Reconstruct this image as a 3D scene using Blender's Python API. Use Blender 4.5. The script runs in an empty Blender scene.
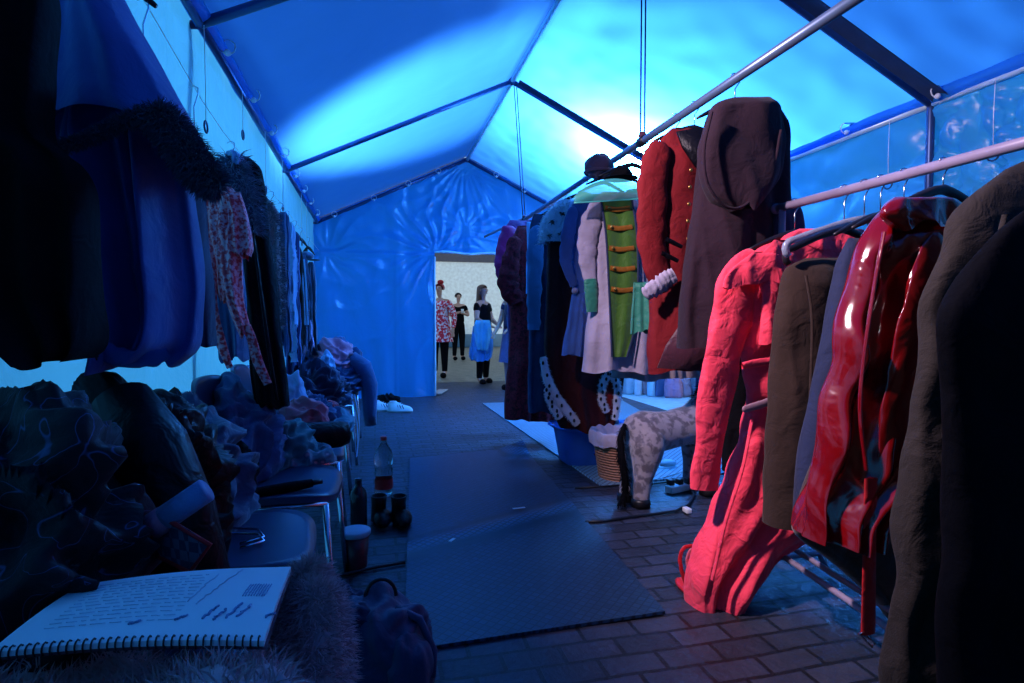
import bpy, bmesh, math, random
from math import sin, cos, pi, radians
from mathutils import Vector, noise, Matrix
V = Vector
sc = bpy.context.scene
C = sc.collection
# ------------------------------------------------------------------ camera
FOC = 570.0
PSI, PIT, HC = math.atan(137/FOC), math.atan(21.5/FOC), 1.05
CAM = V((0, 0, HC))
FW = V((sin(PSI)*cos(PIT), cos(PSI)*cos(PIT), -sin(PIT)))
RT = V((cos(PSI), -sin(PSI), 0))
UP = RT.cross(FW)
cd = bpy.data.cameras.new('camera'); cam = bpy.data.objects.new('camera', cd); C.objects.link(cam)
cam.matrix_world = Matrix.Translation(CAM) @ Matrix((RT, UP, -FW)).transposed().to_4x4()
cd.sensor_width = 36; cd.lens = FOC/1024*36; cd.clip_start = .02; cd.clip_end = 200
sc.camera = cam

def ray(px, py): return FW + RT*((px-512)/FOC) + UP*((341.5-py)/FOC)
def atY(px, py, Y): r = ray(px, py); return CAM + r*(Y/r.y)
def atX(px, py, X): r = ray(px, py); return CAM + r*(X/r.x)
def atZ(px, py, Z=0.0): r = ray(px, py); return CAM + r*((Z-HC)/r.z)
class PL:
    """upright plane through (x, y); ang turns its horizontal axis; n points to the viewer's side"""
    def __init__(s, x, y, ang=0):
        s.p = V((x, y, 0)); a = radians(ang); s.e = V((cos(a), sin(a), 0)); s.n = V((sin(a), -cos(a), 0))
        if s.n.dot(V((x, y, 0))) > 0: s.n = -s.n
    def at(s, px, py, off=0):
        r = ray(px, py); t = ((s.p + s.n*off - CAM).dot(s.n))/r.dot(s.n); return CAM + r*t

# ------------------------------------------------------------------ materials
MATS = {}
def newmat(name):
    m = bpy.data.materials.new(name); m.use_nodes = True; nt = m.node_tree; nt.nodes.clear(); return m, nt
def N(nt, t, **k):
    n = nt.nodes.new(t)
    for a, b in k.items():
        if a in n.inputs: n.inputs[a].default_value = b
        else: setattr(n, a, b)
    return n
def L(nt, a, b): nt.links.new(a, b)
def c4(c): return (c[0], c[1], c[2], 1)
def ramp(nt, fac, stops, mode='LINEAR'):
    r = N(nt, 'ShaderNodeValToRGB'); L(nt, fac, r.inputs[0]); r.color_ramp.interpolation = mode
    el = r.color_ramp.elements
    while len(el) < len(stops): el.new(.5)
    for e, (p, c) in zip(el, stops): e.position = p; e.color = c4(c)
    return r.outputs[0]
def cloth(name, col, rough=.85, sheen=.25, weave=1, crease=.5, csc=14.0, col2=None, pat=None, psc=20, spec=.3, metal=0, coat=0, stops=None):
    if name in MATS: return MATS[name]
    m, nt = newmat(name); out = N(nt, 'ShaderNodeOutputMaterial')
    b = N(nt, 'ShaderNodeBsdfPrincipled'); b.inputs['Roughness'].default_value = rough
    b.inputs['Specular IOR Level'].default_value = spec; b.inputs['Metallic'].default_value = metal
    b.inputs['Sheen Weight'].default_value = sheen; b.inputs['Coat Weight'].default_value = coat; b.inputs['Coat Roughness'].default_value = .08
    tc = N(nt, 'ShaderNodeTexCoord'); co = tc.outputs['Object']
    src = None
    if pat == 'noise':
        n = N(nt, 'ShaderNodeTexNoise', Scale=psc, Detail=3.0); L(nt, co, n.inputs['Vector']); src = n.outputs['Fac']
    elif pat == 'cells':
        n = N(nt, 'ShaderNodeTexVoronoi', Scale=psc); L(nt, co, n.inputs['Vector']); src = n.outputs['Distance']
    elif pat == 'bands':
        n = N(nt, 'ShaderNodeTexWave', Scale=psc, Distortion=.4); L(nt, co, n.inputs['Vector']); src = n.outputs['Fac']
    elif pat == 'check':
        n = N(nt, 'ShaderNodeTexChecker', Scale=psc); L(nt, co, n.inputs['Vector']); src = n.outputs['Fac']
    elif pat == 'squiggle':
        n = N(nt, 'ShaderNodeTexNoise', Scale=psc, Detail=1.0, Distortion=1.5); L(nt, co, n.inputs['Vector']); src = n.outputs['Fac']
    if src is None:
        n = N(nt, 'ShaderNodeTexNoise', Scale=6.0, Detail=4.0); L(nt, co, n.inputs['Vector']); src = n.outputs['Fac']
        colr = ramp(nt, src, [(.3, [c*.88 for c in col]), (.7, [min(1, c*1.1) for c in col])])
    else:
        colr = ramp(nt, src, stops or [(.42, col), (.52, col2)])
    L(nt, colr, b.inputs['Base Color'])
    n1 = N(nt, 'ShaderNodeTexNoise', Scale=csc, Detail=3.0, Distortion=.6); L(nt, co, n1.inputs['Vector'])
    n2 = N(nt, 'ShaderNodeTexNoise', Scale=350.0, Detail=1.0); L(nt, co, n2.inputs['Vector'])
    b1 = N(nt, 'ShaderNodeBump', Strength=crease, Distance=.02); L(nt, n1.outputs['Fac'], b1.inputs['Height'])
    b2 = N(nt, 'ShaderNodeBump', Strength=.25*weave, Distance=.002); L(nt, n2.outputs['Fac'], b2.inputs['Height']); L(nt, b1.outputs[0], b2.inputs['Normal'])
    L(nt, b2.outputs[0], b.inputs['Normal']); L(nt, b.outputs[0], out.inputs[0]); MATS[name] = m; return m
def hard(name, col, rough=.4, metal=0, spec=.5, trans=0, ior=1.45, bump=0, bs=40):
    if name in MATS: return MATS[name]
    m, nt = newmat(name); out = N(nt, 'ShaderNodeOutputMaterial'); b = N(nt, 'ShaderNodeBsdfPrincipled')
    tc = N(nt, 'ShaderNodeTexCoord'); n = N(nt, 'ShaderNodeTexNoise', Scale=9.0, Detail=4.0); L(nt, tc.outputs['Object'], n.inputs['Vector'])
    L(nt, ramp(nt, n.outputs['Fac'], [(.3, [c*.85 for c in col]), (.7, [min(1, c*1.1) for c in col])]), b.inputs['Base Color'])
    b.inputs['Roughness'].default_value = rough; b.inputs['Metallic'].default_value = metal; b.inputs['Specular IOR Level'].default_value = spec
    b.inputs['Transmission Weight'].default_value = trans; b.inputs['IOR'].default_value = ior
    if bump:
        n2 = N(nt, 'ShaderNodeTexNoise', Scale=float(bs), Detail=3.0); L(nt, tc.outputs['Object'], n2.inputs['Vector'])
        bb = N(nt, 'ShaderNodeBump', Strength=bump, Distance=.01); L(nt, n2.outputs['Fac'], bb.inputs['Height']); L(nt, bb.outputs[0], b.inputs['Normal'])
    L(nt, b.outputs[0], out.inputs[0]); MATS[name] = m; return m
def tarp(name, col, tcol, fac=.6, rough=.3, bs=3.0, bstr=.5, spec=.5):
    m, nt = newmat(name); out = N(nt, 'ShaderNodeOutputMaterial'); b = N(nt, 'ShaderNodeBsdfPrincipled', Roughness=rough)
    b.inputs['Base Color'].default_value = c4(col); b.inputs['Specular IOR Level'].default_value = spec
    t = N(nt, 'ShaderNodeBsdfTranslucent'); t.inputs['Color'].default_value = c4(tcol)
    tc = N(nt, 'ShaderNodeTexCoord')
    n = N(nt, 'ShaderNodeTexNoise', Scale=bs, Detail=5.0, Roughness=.6, Distortion=.8); L(nt, tc.outputs['Object'], n.inputs['Vector'])
    bb = N(nt, 'ShaderNodeBump', Strength=bstr, Distance=.06); L(nt, n.outputs['Fac'], bb.inputs['Height']); L(nt, bb.outputs[0], b.inputs['Normal'])
    mx = N(nt, 'ShaderNodeMixShader'); mx.inputs[0].default_value = fac
    L(nt, b.outputs[0], mx.inputs[1]); L(nt, t.outputs[0], mx.inputs[2]); L(nt, mx.outputs[0], out.inputs[0]); return m

M_roof = tarp('roof_tarp', (.02, .16, .5), (.022, .175, .66), .66, .38, 1.2, .15, .4)
M_wall = tarp('wall_tarp_pale', (.22, .55, .78), (.08, .5, .92), .72, .28, 3.0, .9, .5)
M_gable = tarp('gable_tarp', (.03, .28, .75), (.014, .3, .9), .52, .17, 2.0, .5, 1.0)
M_rwall = tarp('right_wall_tarp', (.05, .3, .7), (.04, .42, .9), .6, .32, 2.2, .25, .7)
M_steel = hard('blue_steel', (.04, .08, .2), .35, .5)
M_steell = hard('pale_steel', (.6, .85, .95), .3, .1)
M_rail = hard('white_tube', (.26, .22, .32), .4)
M_railb = hard('grey_tube', (.10, .15, .25), .35, .4)
M_chrome = hard('chrome', (.6, .65, .75), .18, 1)
M_black = hard('black_plastic', (.008, .008, .012), .4)
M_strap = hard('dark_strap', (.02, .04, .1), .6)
M_white = hard('white_plastic', (.75, .78, .82), .4)
M_wood = hard('brown_wood', (.25, .09, .03), .45)
M_skin = hard('skin', (.55, .3, .22), .55)
M_gold = hard('brass', (.6, .36, .1), .3, .9)
M_redplastic = hard('red_plastic', (.6, .02, .03), .35)

# ------------------------------------------------------------------ mesh tools
class MB:
    def __init__(s): s.v = []; s.f = []
    def add(s, vs, fs):
        o = len(s.v); s.v += [V(a) for a in vs]; s.f += [tuple(i+o for i in f) for f in fs]; return s
    def grid(s, fn, nu, nv, cu=False, cv=False):
        o = len(s.v)
        for j in range(nv):
            for i in range(nu): s.v.append(V(fn(i/(nu if cu else nu-1), j/(nv if cv else nv-1))))
        for j in range(nv if cv else nv-1):
            for i in range(nu if cu else nu-1):
                a, b = i, (i+1) % nu; c, d = j, (j+1) % nv
                s.f.append((o+c*nu+a, o+c*nu+b, o+d*nu+b, o+d*nu+a))
        return s
    def tube(s, path, r, n=10, close=False, cap=True):
        path = [V(p) for p in path]; rs = r if hasattr(r, '__len__') else [r]*len(path); o = len(s.v); m = len(path); prev = None
        for k, p in enumerate(path):
            if close: t = path[(k+1) % m] - path[k-1]
            else: t = path[min(k+1, m-1)] - path[max(k-1, 0)]
            if t.length < 1e-9: t = V((0, 0, 1))
            t.normalize()
            if prev is None: a = t.orthogonal().normalized()
            else: a = (prev - t*prev.dot(t)); a = a.normalized() if a.length > 1e-6 else t.orthogonal().normalized()
            prev = a; b = t.cross(a)
            for i in range(n): th = 2*pi*i/n; s.v.append(p + (a*cos(th) + b*sin(th))*rs[k])
        for k in range(m if close else m-1):
            for i in range(n):
                j = (i+1) % n; k2 = (k+1) % m
                s.f.append((o+k*n+i, o+k*n+j, o+k2*n+j, o+k2*n+i))
        if cap and not close: s.f.append(tuple(o+i for i in reversed(range(n)))); s.f.append(tuple(o+(m-1)*n+i for i in range(n)))
        return s
    def lathe(s, c, prof, n=28, sq=1.0, ax=(1, 1)):
        c = V(c)
        def fn(u, v):
            k = v*(len(prof)-1); r, z = prof[int(round(k))]; th = 2*pi*u
            cx = math.copysign(abs(cos(th))**sq, cos(th)); cy = math.copysign(abs(sin(th))**sq, sin(th))
            return c + V((r*cx*ax[0], r*cy*ax[1], z))
        return s.grid(fn, n, len(prof), cu=True)
    def box(s, c, d, rot=0, bev=.12):
        c = V(c); d = V(d)/2; b = min(d)*bev*2; R = Matrix.Rotation(rot, 3, 'Z'); bm = bmesh.new(); bmesh.ops.create_cube(bm, size=1)
        for v in bm.verts: v.co = V((v.co.x*2*d.x, v.co.y*2*d.y, v.co.z*2*d.z))
        if b > 0: bmesh.ops.bevel(bm, geom=bm.edges[:], offset=b, segments=2, affect='EDGES', profile=.5)
        bm.verts.index_update(); s.add([c + R@v.co for v in bm.verts], [[v.index for v in f.verts] for f in bm.faces]); bm.free(); return s
    def ball(s, c, r, n=14, sc=(1, 1, 1)):
        c = V(c)
        def fn(u, v): th = 2*pi*u; ph = pi*(v*.996+.002); return c + V((r*sin(ph)*cos(th)*sc[0], r*sin(ph)*sin(th)*sc[1], -r*cos(ph)*sc[2]))
        return s.grid(fn, n, n, cu=True)
    def slab(s, pts, n, th):
        """closed outline extruded along n by th"""
        pts = [V(p) for p in pts]; n = V(n); k = len(pts); o = len(s.v)
        s.v += pts + [p + n*th for p in pts]
        s.f.append(tuple(o+i for i in range(k))); s.f.append(tuple(o+k+i for i in reversed(range(k))))
        for i in range(k): j = (i+1) % k; s.f.append((o+i, o+k+i, o+k+j, o+j))
        return s
    def tufts(s, pts, ln, w=.003, down=.6, seed=0, jit=.5):
        """short blades of fur; pts = (point, normal)"""
        rg = random.Random(seed)
        for p, nn in pts:
            d = (V(nn) + V((rg.gauss(0, jit), rg.gauss(0, jit), rg.gauss(0, jit)))).normalized()
            l = ln*rg.uniform(.6, 1.2); sd = d.cross(V((rg.random()-.5, rg.random()-.5, rg.random()-.5)))
            if sd.length < 1e-5: continue
            sd = sd.normalized()*w; m = p + d*l*.5; e = m + (d + V((0, 0, -down))).normalized()*l*.5
            s.add([p-sd, p+sd, m+sd*.8, m-sd*.8, e], [(0, 1, 2, 3), (3, 2, 4)])
        return s
ORG = {}
def obj(name, mb, mat, parent=None, smooth=True, **props):
    me = bpy.data.meshes.new(name); off = ORG.get(parent.name, V((0, 0, 0))) if parent else V((0, 0, 0))
    me.from_pydata([v - off for v in mb.v], [], mb.f); me.update()
    for p in me.polygons: p.use_smooth = smooth
    if mat: me.materials.append(mat)
    o = bpy.data.objects.new(name, me); C.objects.link(o)
    if parent: o.parent = parent; ORG[o.name] = off
    for k, v in props.items(): o[k] = v
    return o
def thing(name, label, cat, loc, group=None):
    o = bpy.data.objects.new(name, None); C.objects.link(o); o.location = loc; o.empty_display_size = .05
    o['label'] = label; o['category'] = cat
    if group: o['group'] = group
    ORG[o.name] = V(loc); return o
def tag(o, label, cat, group=None):
    o['label'] = label; o['category'] = cat
    if group: o['group'] = group
    return o
def struct(name, mb, mat, smooth=True): return obj(name, mb, mat, None, smooth, kind='structure')
def lerp(a, b, t): return a + (b-a)*t
def interp(rows, t):
    """rows keyed by rows[i][0]; smooth interpolation of the other columns"""
    for i in range(len(rows)-1):
        if t <= rows[i+1][0] or i == len(rows)-2:
            p1, p2 = rows[i], rows[i+1]; p0 = rows[max(i-1, 0)]; p3 = rows[min(i+2, len(rows)-1)]
            h = p2[0]-p1[0]; u = min(1, max(0, (t-p1[0])/h if h else 0)); res = []
            for k in range(1, len(p1)):
                m1 = (p2[k]-p0[k])/(p2[0]-p0[0] or 1)*h; m2 = (p3[k]-p1[k])/(p3[0]-p1[0] or 1)*h
                a, b = p1[k], p2[k]
                res.append((2*u**3-3*u*u+1)*a + (u**3-2*u*u+u)*m1 + (-2*u**3+3*u*u)*b + (u**3-u*u)*m2)
            return res
def drape_mb(rows, pl, dep=.07, folds=5, amp=.012, seed=0, off=0, arch=0, nu=120, nv=60, hem=.01, flare=1.0, sharp=.6, closed_top=True, wr=.006, cr=.005):
    rg = random.Random(seed); ph = [rg.uniform(0, 6.28) for _ in range(12)]; y0, y1 = rows[0][0], rows[-1][0]; mb = MB()
    rr = [tuple(r) if len(r) == 5 else (r[0], r[1], r[0], r[2], r[0]) for r in rows]
    def fn(u, v):
        py = lerp(y0, y1, v); xl, yl, xr, yr = interp(rr, py); A = pl.at(xl, yl, off); B = pl.at(xr, yr, off)
        th = 2*pi*u; c = cos(th); sn = sin(th); ce = (A+B)/2; hf = (B-A)/2
        dd = dep*(min(1, (v/.10)**.5 if closed_top else 1))*(.75+.25*v)
        g = amp*(.25+.75*v**.8)*flare
        w = sum(sin((folds*(.5+.5*k))*c*1.6 + ph[k + (4 if sn > 0 else 0)] + .8*sin(v*2.2+ph[8+k]))*(1/(k+1)) for k in range(3))
        w = (1-abs(w)**sharp*1.2) if sharp < .6 else w
        edge = min(1, (1-abs(c))*6)
        side = pl.n*((-1 if sn > 0 else 1)*1.0)
        p = ce + hf*c + pl.n*(-math.copysign(abs(sn)**.7, sn))*dd + side*g*w*edge*(1 if v > .03 else 0)
        q = p*7; p = p + pl.n*noise.noise(q + V((seed, 0, 0)))*wr*2 + pl.e*noise.noise(q*1.3 + V((0, seed, 0)))*wr
        qq = V((p.x*8, p.y*8, p.z*2.6+p.x*2+seed)); p = p + side*cr*edge*(2*math.exp(-(noise.noise(qq)*4)**2)-1)
        p.z += arch*(1-c*c)*v**3
        p.z += hem*sin(4*c+ph[9])*v**4 + hem*.6*sin(9*c+ph[10])*v**6
        return p
    return mb.grid(fn, nu, nv, cu=True)
def limb_mb(path, pl, off=0, dz=.4, seed=0, wr=.08, n=28, m=40, twist=7):
    """sleeve / trouser leg: path of (px, py, half width px)"""
    keyed = [(i,)+tuple(p) for i, p in enumerate(path)]; K = len(path)-1; mb = MB(); rg = random.Random(seed); a = rg.uniform(0, 6)
    def row(v): return interp(keyed, v*K)
    def fn(u, v):
        x, y, w = row(v); P = pl.at(x, y, off); x2, y2, _ = row(min(1, v+.02)); x1, y1, _ = row(max(0, v-.02))
        T = pl.at(x2, y2, off) - pl.at(x1, y1, off); T = T.normalized() if T.length > 1e-7 else V((0, 0, -1))
        S = T.cross(pl.n).normalized(); wm = w*(P-CAM).dot(FW)/FOC; th = 2*pi*u
        w_ = noise.noise_vector(P*5+V((seed,0,0)))*.5; rd = 1-abs(noise.noise(V((cos(th)*.9, sin(th)*.9, v*twist*1.1+seed))+w_))*4
        k = 1 + wr*.9*max(-1, rd)*min(1, v*5) + wr*.5*sin(twist*v*6.28*.5 + 2*th + a) + wr*.7*sin(twist*1.7*v*6.28*.5 - th + a*2) + wr*noise.noise(P*9+V((cos(th), sin(th), seed)))
        if v < .06: k *= (v/.06)**.5*.9 + .1
        return P + S*wm*cos(th)*k + pl.n*wm*dz*sin(th)*k
    return mb.grid(fn, n, m, cu=True)
def poly_mb(pts, pl, off, th=.004):
    return MB().slab([pl.at(x, y, off) for x, y in pts], pl.n, th)
def strip_mb(pts, pl, off, th=.005):
    """band following path (px,py,half width px) facing the viewer"""
    mb = MB(); K = len(pts)-1; keyed = [(i,)+tuple(p) for i, p in enumerate(pts)]; m = max(8, K*7)
    def cen(v): x, y, w = interp(keyed, v*K); return pl.at(x, y, off), w
    def fn(u, v):
        P, w = cen(v); P2, _ = cen(min(1, v+.02)); P1, _ = cen(max(0, v-.02)); T = (P2-P1).normalized(); S = T.cross(pl.n).normalized(); wm = w*(P-CAM).dot(FW)/FOC
        th_ = 2*pi*u; return P + S*wm*cos(th_) + pl.n*th*sin(th_)
    return mb.grid(fn, 12, m, cu=True)
def fur_along(path, pl, off, ln, n, seed=0, w=.003, rad=None, down=.5):
    """tuft seeds along path of (px,py,half width px)"""
    rg = random.Random(seed); keyed = [(i,)+tuple(p) for i, p in enumerate(path)]; K = len(path)-1; pts = []
    for _ in range(n):
        v = rg.random(); x, y, wd = interp(keyed, v*K); P = pl.at(x, y, off); x2, y2, _ = interp(keyed, min(1, v+.02)*K); x1, y1, _ = interp(keyed, max(0, v-.02)*K)
        T = (pl.at(x2, y2, off)-pl.at(x1, y1, off)).normalized(); S = T.cross(pl.n).normalized(); wm = wd*(P-CAM).dot(FW)/FOC
        th = rg.uniform(0, 6.283); nn = S*cos(th) + pl.n*sin(th)
        pts.append((P + S*wm*cos(th) + pl.n*wm*.7*sin(th), nn))
    return MB().tufts(pts, ln, w, down, seed)
def hanger(pl, hx, hy, sl, sr, mat, parent=None, label=None, off=0, rail=None, rk=.017, group=None):
    """coat hanger: hook top at pixel (hx,hy), shoulder ends sl, sr (px,py)"""
    H = pl.at(hx, hy, off)
    if parent is None: t = thing('coat_hanger', label, 'hanger', H, group)
    else: t = parent
    A = pl.at(*sl, off); B = pl.at(*sr, off); nk = V((H.x, H.y, max(A.z, B.z)+.03))
    mb = MB(); pts = []
    for i in range(13):
        u = i/12
        if u < .5: p = A.lerp(nk, u*2)
        else: p = nk.lerp(B, u*2-1)
        p = p + V((0, 0, .012*sin(pi*((u*2) % 1)))); pts.append(p)
    mb.tube(pts, [.006+.006*sin(pi*i/12) for i in range(13)], 8)
    if parent is None: o = obj('arms', mb, mat, t)
    else: o = obj('hanger_arms', mb, mat, t)
    hk = MB(); pp = [nk]
    r = rk+.006; cz = H.z - rk
    pp.append(V((H.x, H.y, cz-r-.004)))
    for i in range(9):
        a = -pi/2 + 1.35*pi*i/8; pp.append(V((H.x, H.y, cz)) + pl.e*cos(a)*r + V((0, 0, sin(a)*r)))
    hk.tube(pp, .0022, 6); obj('hook', hk, M_chrome, t)
    return t
# ------------------------------------------------------------------ tent shell
XL, XR, XM, ZE, ZR = -.72, 3.2, 1.25, 2.35, 3.28
FR = [7.85, 5.2, 2.74, .0, -2.8]
SL = (ZR-ZE)/(XM-XL)
def roofz(x): return ZR - abs(x-XM)*SL
def sag(y):
    for a, b in zip(FR[1:], FR[:-1]):
        if a <= y <= b: return sin(pi*(y-a)/(b-a))
    return 0
mb = MB()
def roof(u, v):
    x = lerp(XL-.03, XR+.03, u); y = lerp(-2.85, 7.9, v)
    z = roofz(x) + .03 - .035*sag(y)*min(1, abs(x-XM)/.3) + .012*noise.noise(V((x*1.5, y*1.2, 0))) + .006*noise.noise(V((x*6, y*5, 3)))
    return (x, y, z)
mb.grid(roof, 97, 220); struct('ceiling', mb, M_roof)
# left wall: pale tarpaulin with vertical slack folds
def lw(u, v):
    y = lerp(-2.8, 7.85, u); z = lerp(0, 2.4, v)
    d = .02*noise.noise(V((y*3, z*.8, 1))) + .012*noise.noise(V((y*9, z*2, 5)))
    d += .035*(1-abs(sin(y*9+1.6*noise.noise(V((y*2, z*1.2, 8)))))**.7*1.6)*math.exp(-((y-1.7)/.9)**2)*min(1, z)
    d -= .02*sin(z*5)*.3
    return (XL - .05 + d, y, z)
mb = MB(); mb.grid(lw, 300, 60); struct('wall_left', mb, M_wall)
# right wall covers all but the far bay, whose side is open; creases pull to the frame posts
def rw(u, v):
    y = lerp(-2.8, 5.13, u); z = lerp(0, 2.4, v); d = .02*noise.noise(V((y*2.5, z*2.5, 9))) + .01*noise.noise(V((y*8, z*8, 2)))
    for (yy, zz) in ((4.5, 2.3), (2.5, 1.9), (2.5, 2.3), (1.2, 2.3)):
        r = math.hypot(y-yy, z-zz); a = math.atan2(z-zz, y-yy); d += .09*(1-abs(sin(a*5+yy+1.5*noise.noise(V((y*2, z*2, 3)))))**.6*1.5)*math.exp(-r/.9)*min(1, r/.2)
    return (XR + .05 + d, y, z)
mb = MB(); mb.grid(rw, 260, 80); struct('wall_right', mb, M_rwall)
# gable: opening X .8-2.7, z 0-1.97
def gd(x, z):
    d = 0
    for (xx, zz, k, am, fl, ph) in ((.8, 1.97, 15, .055, .9, 0), (1.22, 3.2, 26, .045, .55, 1), (-.6, 1.95, 12, .035, .7, 2), (1.22, 2.3, 13, .03, .5, 3)):
        r = math.hypot(x-xx, z-zz); a = math.atan2(z-zz, x-xx); d += am*(1-abs(sin(a*k/2+ph+2.2*noise.noise(V((x*2.2, z*2.2, k)))))**.7*1.6)*(.55+.9*abs(noise.noise(V((a*2, 0, k)))))*math.exp(-r/fl)*min(1, r/.2)
    d += .03*sin(x*9+z*.6+1)*math.exp(-((z-.9)/.8)**2)*.5 + .035*noise.noise(V((x*5+z*.5, z*.6, 6))) + .02*noise.noise(V((x*3, z*1.4, 4)))
    d += .022*math.exp(-((z-1.93)/.03)**2) + .012*math.exp(-((x-.28)/.012)**2)*(z < 1.95)
    return d
XG = XL-.15; mb = MB(); nx, nz = 200, 165; grid = {}
for j in range(nz+1):
    for i in range(nx+1):
        x = lerp(XG, XR+.05, i/nx); z = j*.02
        zz = min(z, roofz(x)+.01)
        if j*.02 <= 1.97 and abs(i/nx*(XR-XL)+XL-.8) < .012: pass
        grid[i, j] = len(mb.v); mb.v.append(V((x, 7.85 - gd(x, z), zz)))
for j in range(nz):
    for i in range(nx):
        x = lerp(XG, XR+.05, (i+.5)/nx); z = (j+.5)*.02
        if .8 < x < 2.7 and z < 1.97: continue
        if z - .02 > roofz(x): continue
        mb.f.append((grid[i, j], grid[i+1, j], grid[i+1, j+1], grid[i, j+1]))
struct('wall_back', mb, M_gable)
mb = MB(); mb.grid(lambda u, v: (lerp(XL, XR, u), -2.8, lerp(0, roofz(lerp(XL, XR, u)), v)), 30, 20); struct('wall_front', mb, hard('dark_tarp', (.01, .03, .08), .6))
# light hem along the doorway edge and its top
mb = MB(); mb.tube([(.8, 7.83-gd(.8, z*.1)*1.0, z*.1+.01) for z in range(0, 20)], .012, 8); struct('trim_1', mb, hard('hem_white', (.7, .8, .9), .4))
mb = MB(); mb.tube([(.8+i*.1, 7.82, 1.97+.012*sin(i)) for i in range(20)], .016, 8); struct('trim_2', mb, MATS['hem_white'])
# eave valances, folded and glossy
for nm, x0, s in (('trim_3', XL-.03, 1), ('trim_4', XR+.03, -1)):
    mb = MB(); mb.grid(lambda u, v: (x0 + s*(.02+.05*sin(v*pi)+.015*noise.noise(V((u*30, v*3, 1)))), lerp(-2.8, 7.85 if s > 0 else 5.13, u), ZE+.06-.11*v), 200, 8); struct(nm, mb, M_gable)

# ------------------------------------------------------------------ tent frame
fr = thing('tent_frame', 'blue steel gable frame of rafters, eave rails, ridge pole and posts under the tarpaulin roof', 'tent frame', (XM, 2.5, 0))
for y in FR[:-1]:
    for x in (XL, XR):
        xp = x if x > 0 else XL-.12
        obj('rafter', MB().tube([(XM, y, ZR-.03), (x, y, ZE-.03)], .022, 12), M_steel, fr)
        if not (y > 7 and x > 0): obj('post', MB().tube([(xp, y, 0), (xp, y, ZE-.06), (x, y, ZE-.03)], .022, 12).lathe((xp, y, 0), [(0, .012), (.05, .012), (.055, .006), (.055, 0)]), M_steel, fr)
    obj('corner_joint', MB().ball((XM, y, ZR-.03), .035, 12), M_steel, fr)
for x, z, nm in ((XL, ZE-.03, 'eave_rail'), (XR, ZE-.03, 'eave_rail'), (XM, ZR-.03, 'ridge_pole')):
    for a, b in zip(FR[1:], FR[:-1]):
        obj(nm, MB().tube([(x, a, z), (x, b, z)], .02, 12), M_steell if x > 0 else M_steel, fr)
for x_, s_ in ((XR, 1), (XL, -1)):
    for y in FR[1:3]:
        if s_ > 0: obj('rafter_shade_strip', MB().grid(lambda u, v: (lerp(XM+.05, x_, v), y-.03-.10*u, roofz(lerp(XM+.05, x_, v))-.045+.02*sin(u*3.1)), 6, 30).grid(lambda u, v: (lerp(XM+.05, x_, v), y-.13+.10*u, roofz(lerp(XM+.05, x_, v))-.05+.02*sin(u*3.1)), 6, 30), M_strap, fr)  # dark strip in place of the doubled tarpaulin's shadow band beside the rafter
# bungee balls that tie the tarpaulin to the frame
def bungee(x, y, z, sx, label):
    t = thing('bungee_tie', label, 'bungee tie', (x, y, z), 'ball bungees along the tent frame')
    obj('ball', MB().ball((x, y, z), .016, 10), M_white, t)
    obj('cord', MB().tube([(x + .035*cos(a)*sx, y + .012*sin(a*.5), z + .03 + .035*sin(a)) for a in [i*pi/5 for i in range(11)]], .004, 6), M_white, t)
for i, y in enumerate([1.75, 2.2, 3.0, 3.6, 4.2, 4.75, 5.4, 6.0, 6.6, 7.3]): bungee(XL+.05, y, ZE-.03, 1, 'white ball bungee tying the roof to the left eave rail')
for i, y in enumerate([2.65, 3.3, 3.95, 4.6]): bungee(XR-.06, y, ZE-.02, 1, 'white ball bungee tying the roof to the right eave rail')
for i, x in enumerate([-.5, 0, .45, .85]): bungee(x, 7.78, roofz(x)-.06, 1, 'white ball bungee on the left slope of the far gable')
for i, x in enumerate([1.65, 2.05, 2.45]): bungee(x, 7.78, roofz(x)-.06, 1, 'white ball bungee on the right slope of the far gable')
# rings hanging on strings from the eaves
def ringtie(x, y, z, top, r, label, grp):
    t = thing('ring_tie', label, 'ring tie', (x, y, top), grp)
    obj('ring', MB().tube([(x, y + r*cos(a), z + r*sin(a)) for a in [i*2*pi/24 for i in range(24)]], .0045, 8, close=True), hard('dark_ring', (.05, .07, .12), .3, .8), t)
    obj('string', MB().tube([(x, y, z+r), (x, y+.004, (z+top)/2), (x, y, top)], .0018, 6), M_white, t)
for y, px, py in ((1, 206, 127), (1, 243, 135), (1, 266, 190), (1, 283, 208), (1, 302, 243), (1, 307, 250)):
    P = atX(px, py, XL+.02); ringtie(XL+.02, P.y, P.z, ZE-.04, .024, 'dark metal ring dangling on a string against the left tent wall', 'rings along the left tent wall')
for px, py in ((888, 184), (993, 155)):
    P = atX(px, py, XR-.03); ringtie(XR-.03, P.y, P.z, ZE-.04, .03, 'pale metal ring dangling on a string against the right tent wall', 'rings along the right tent wall')

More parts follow.
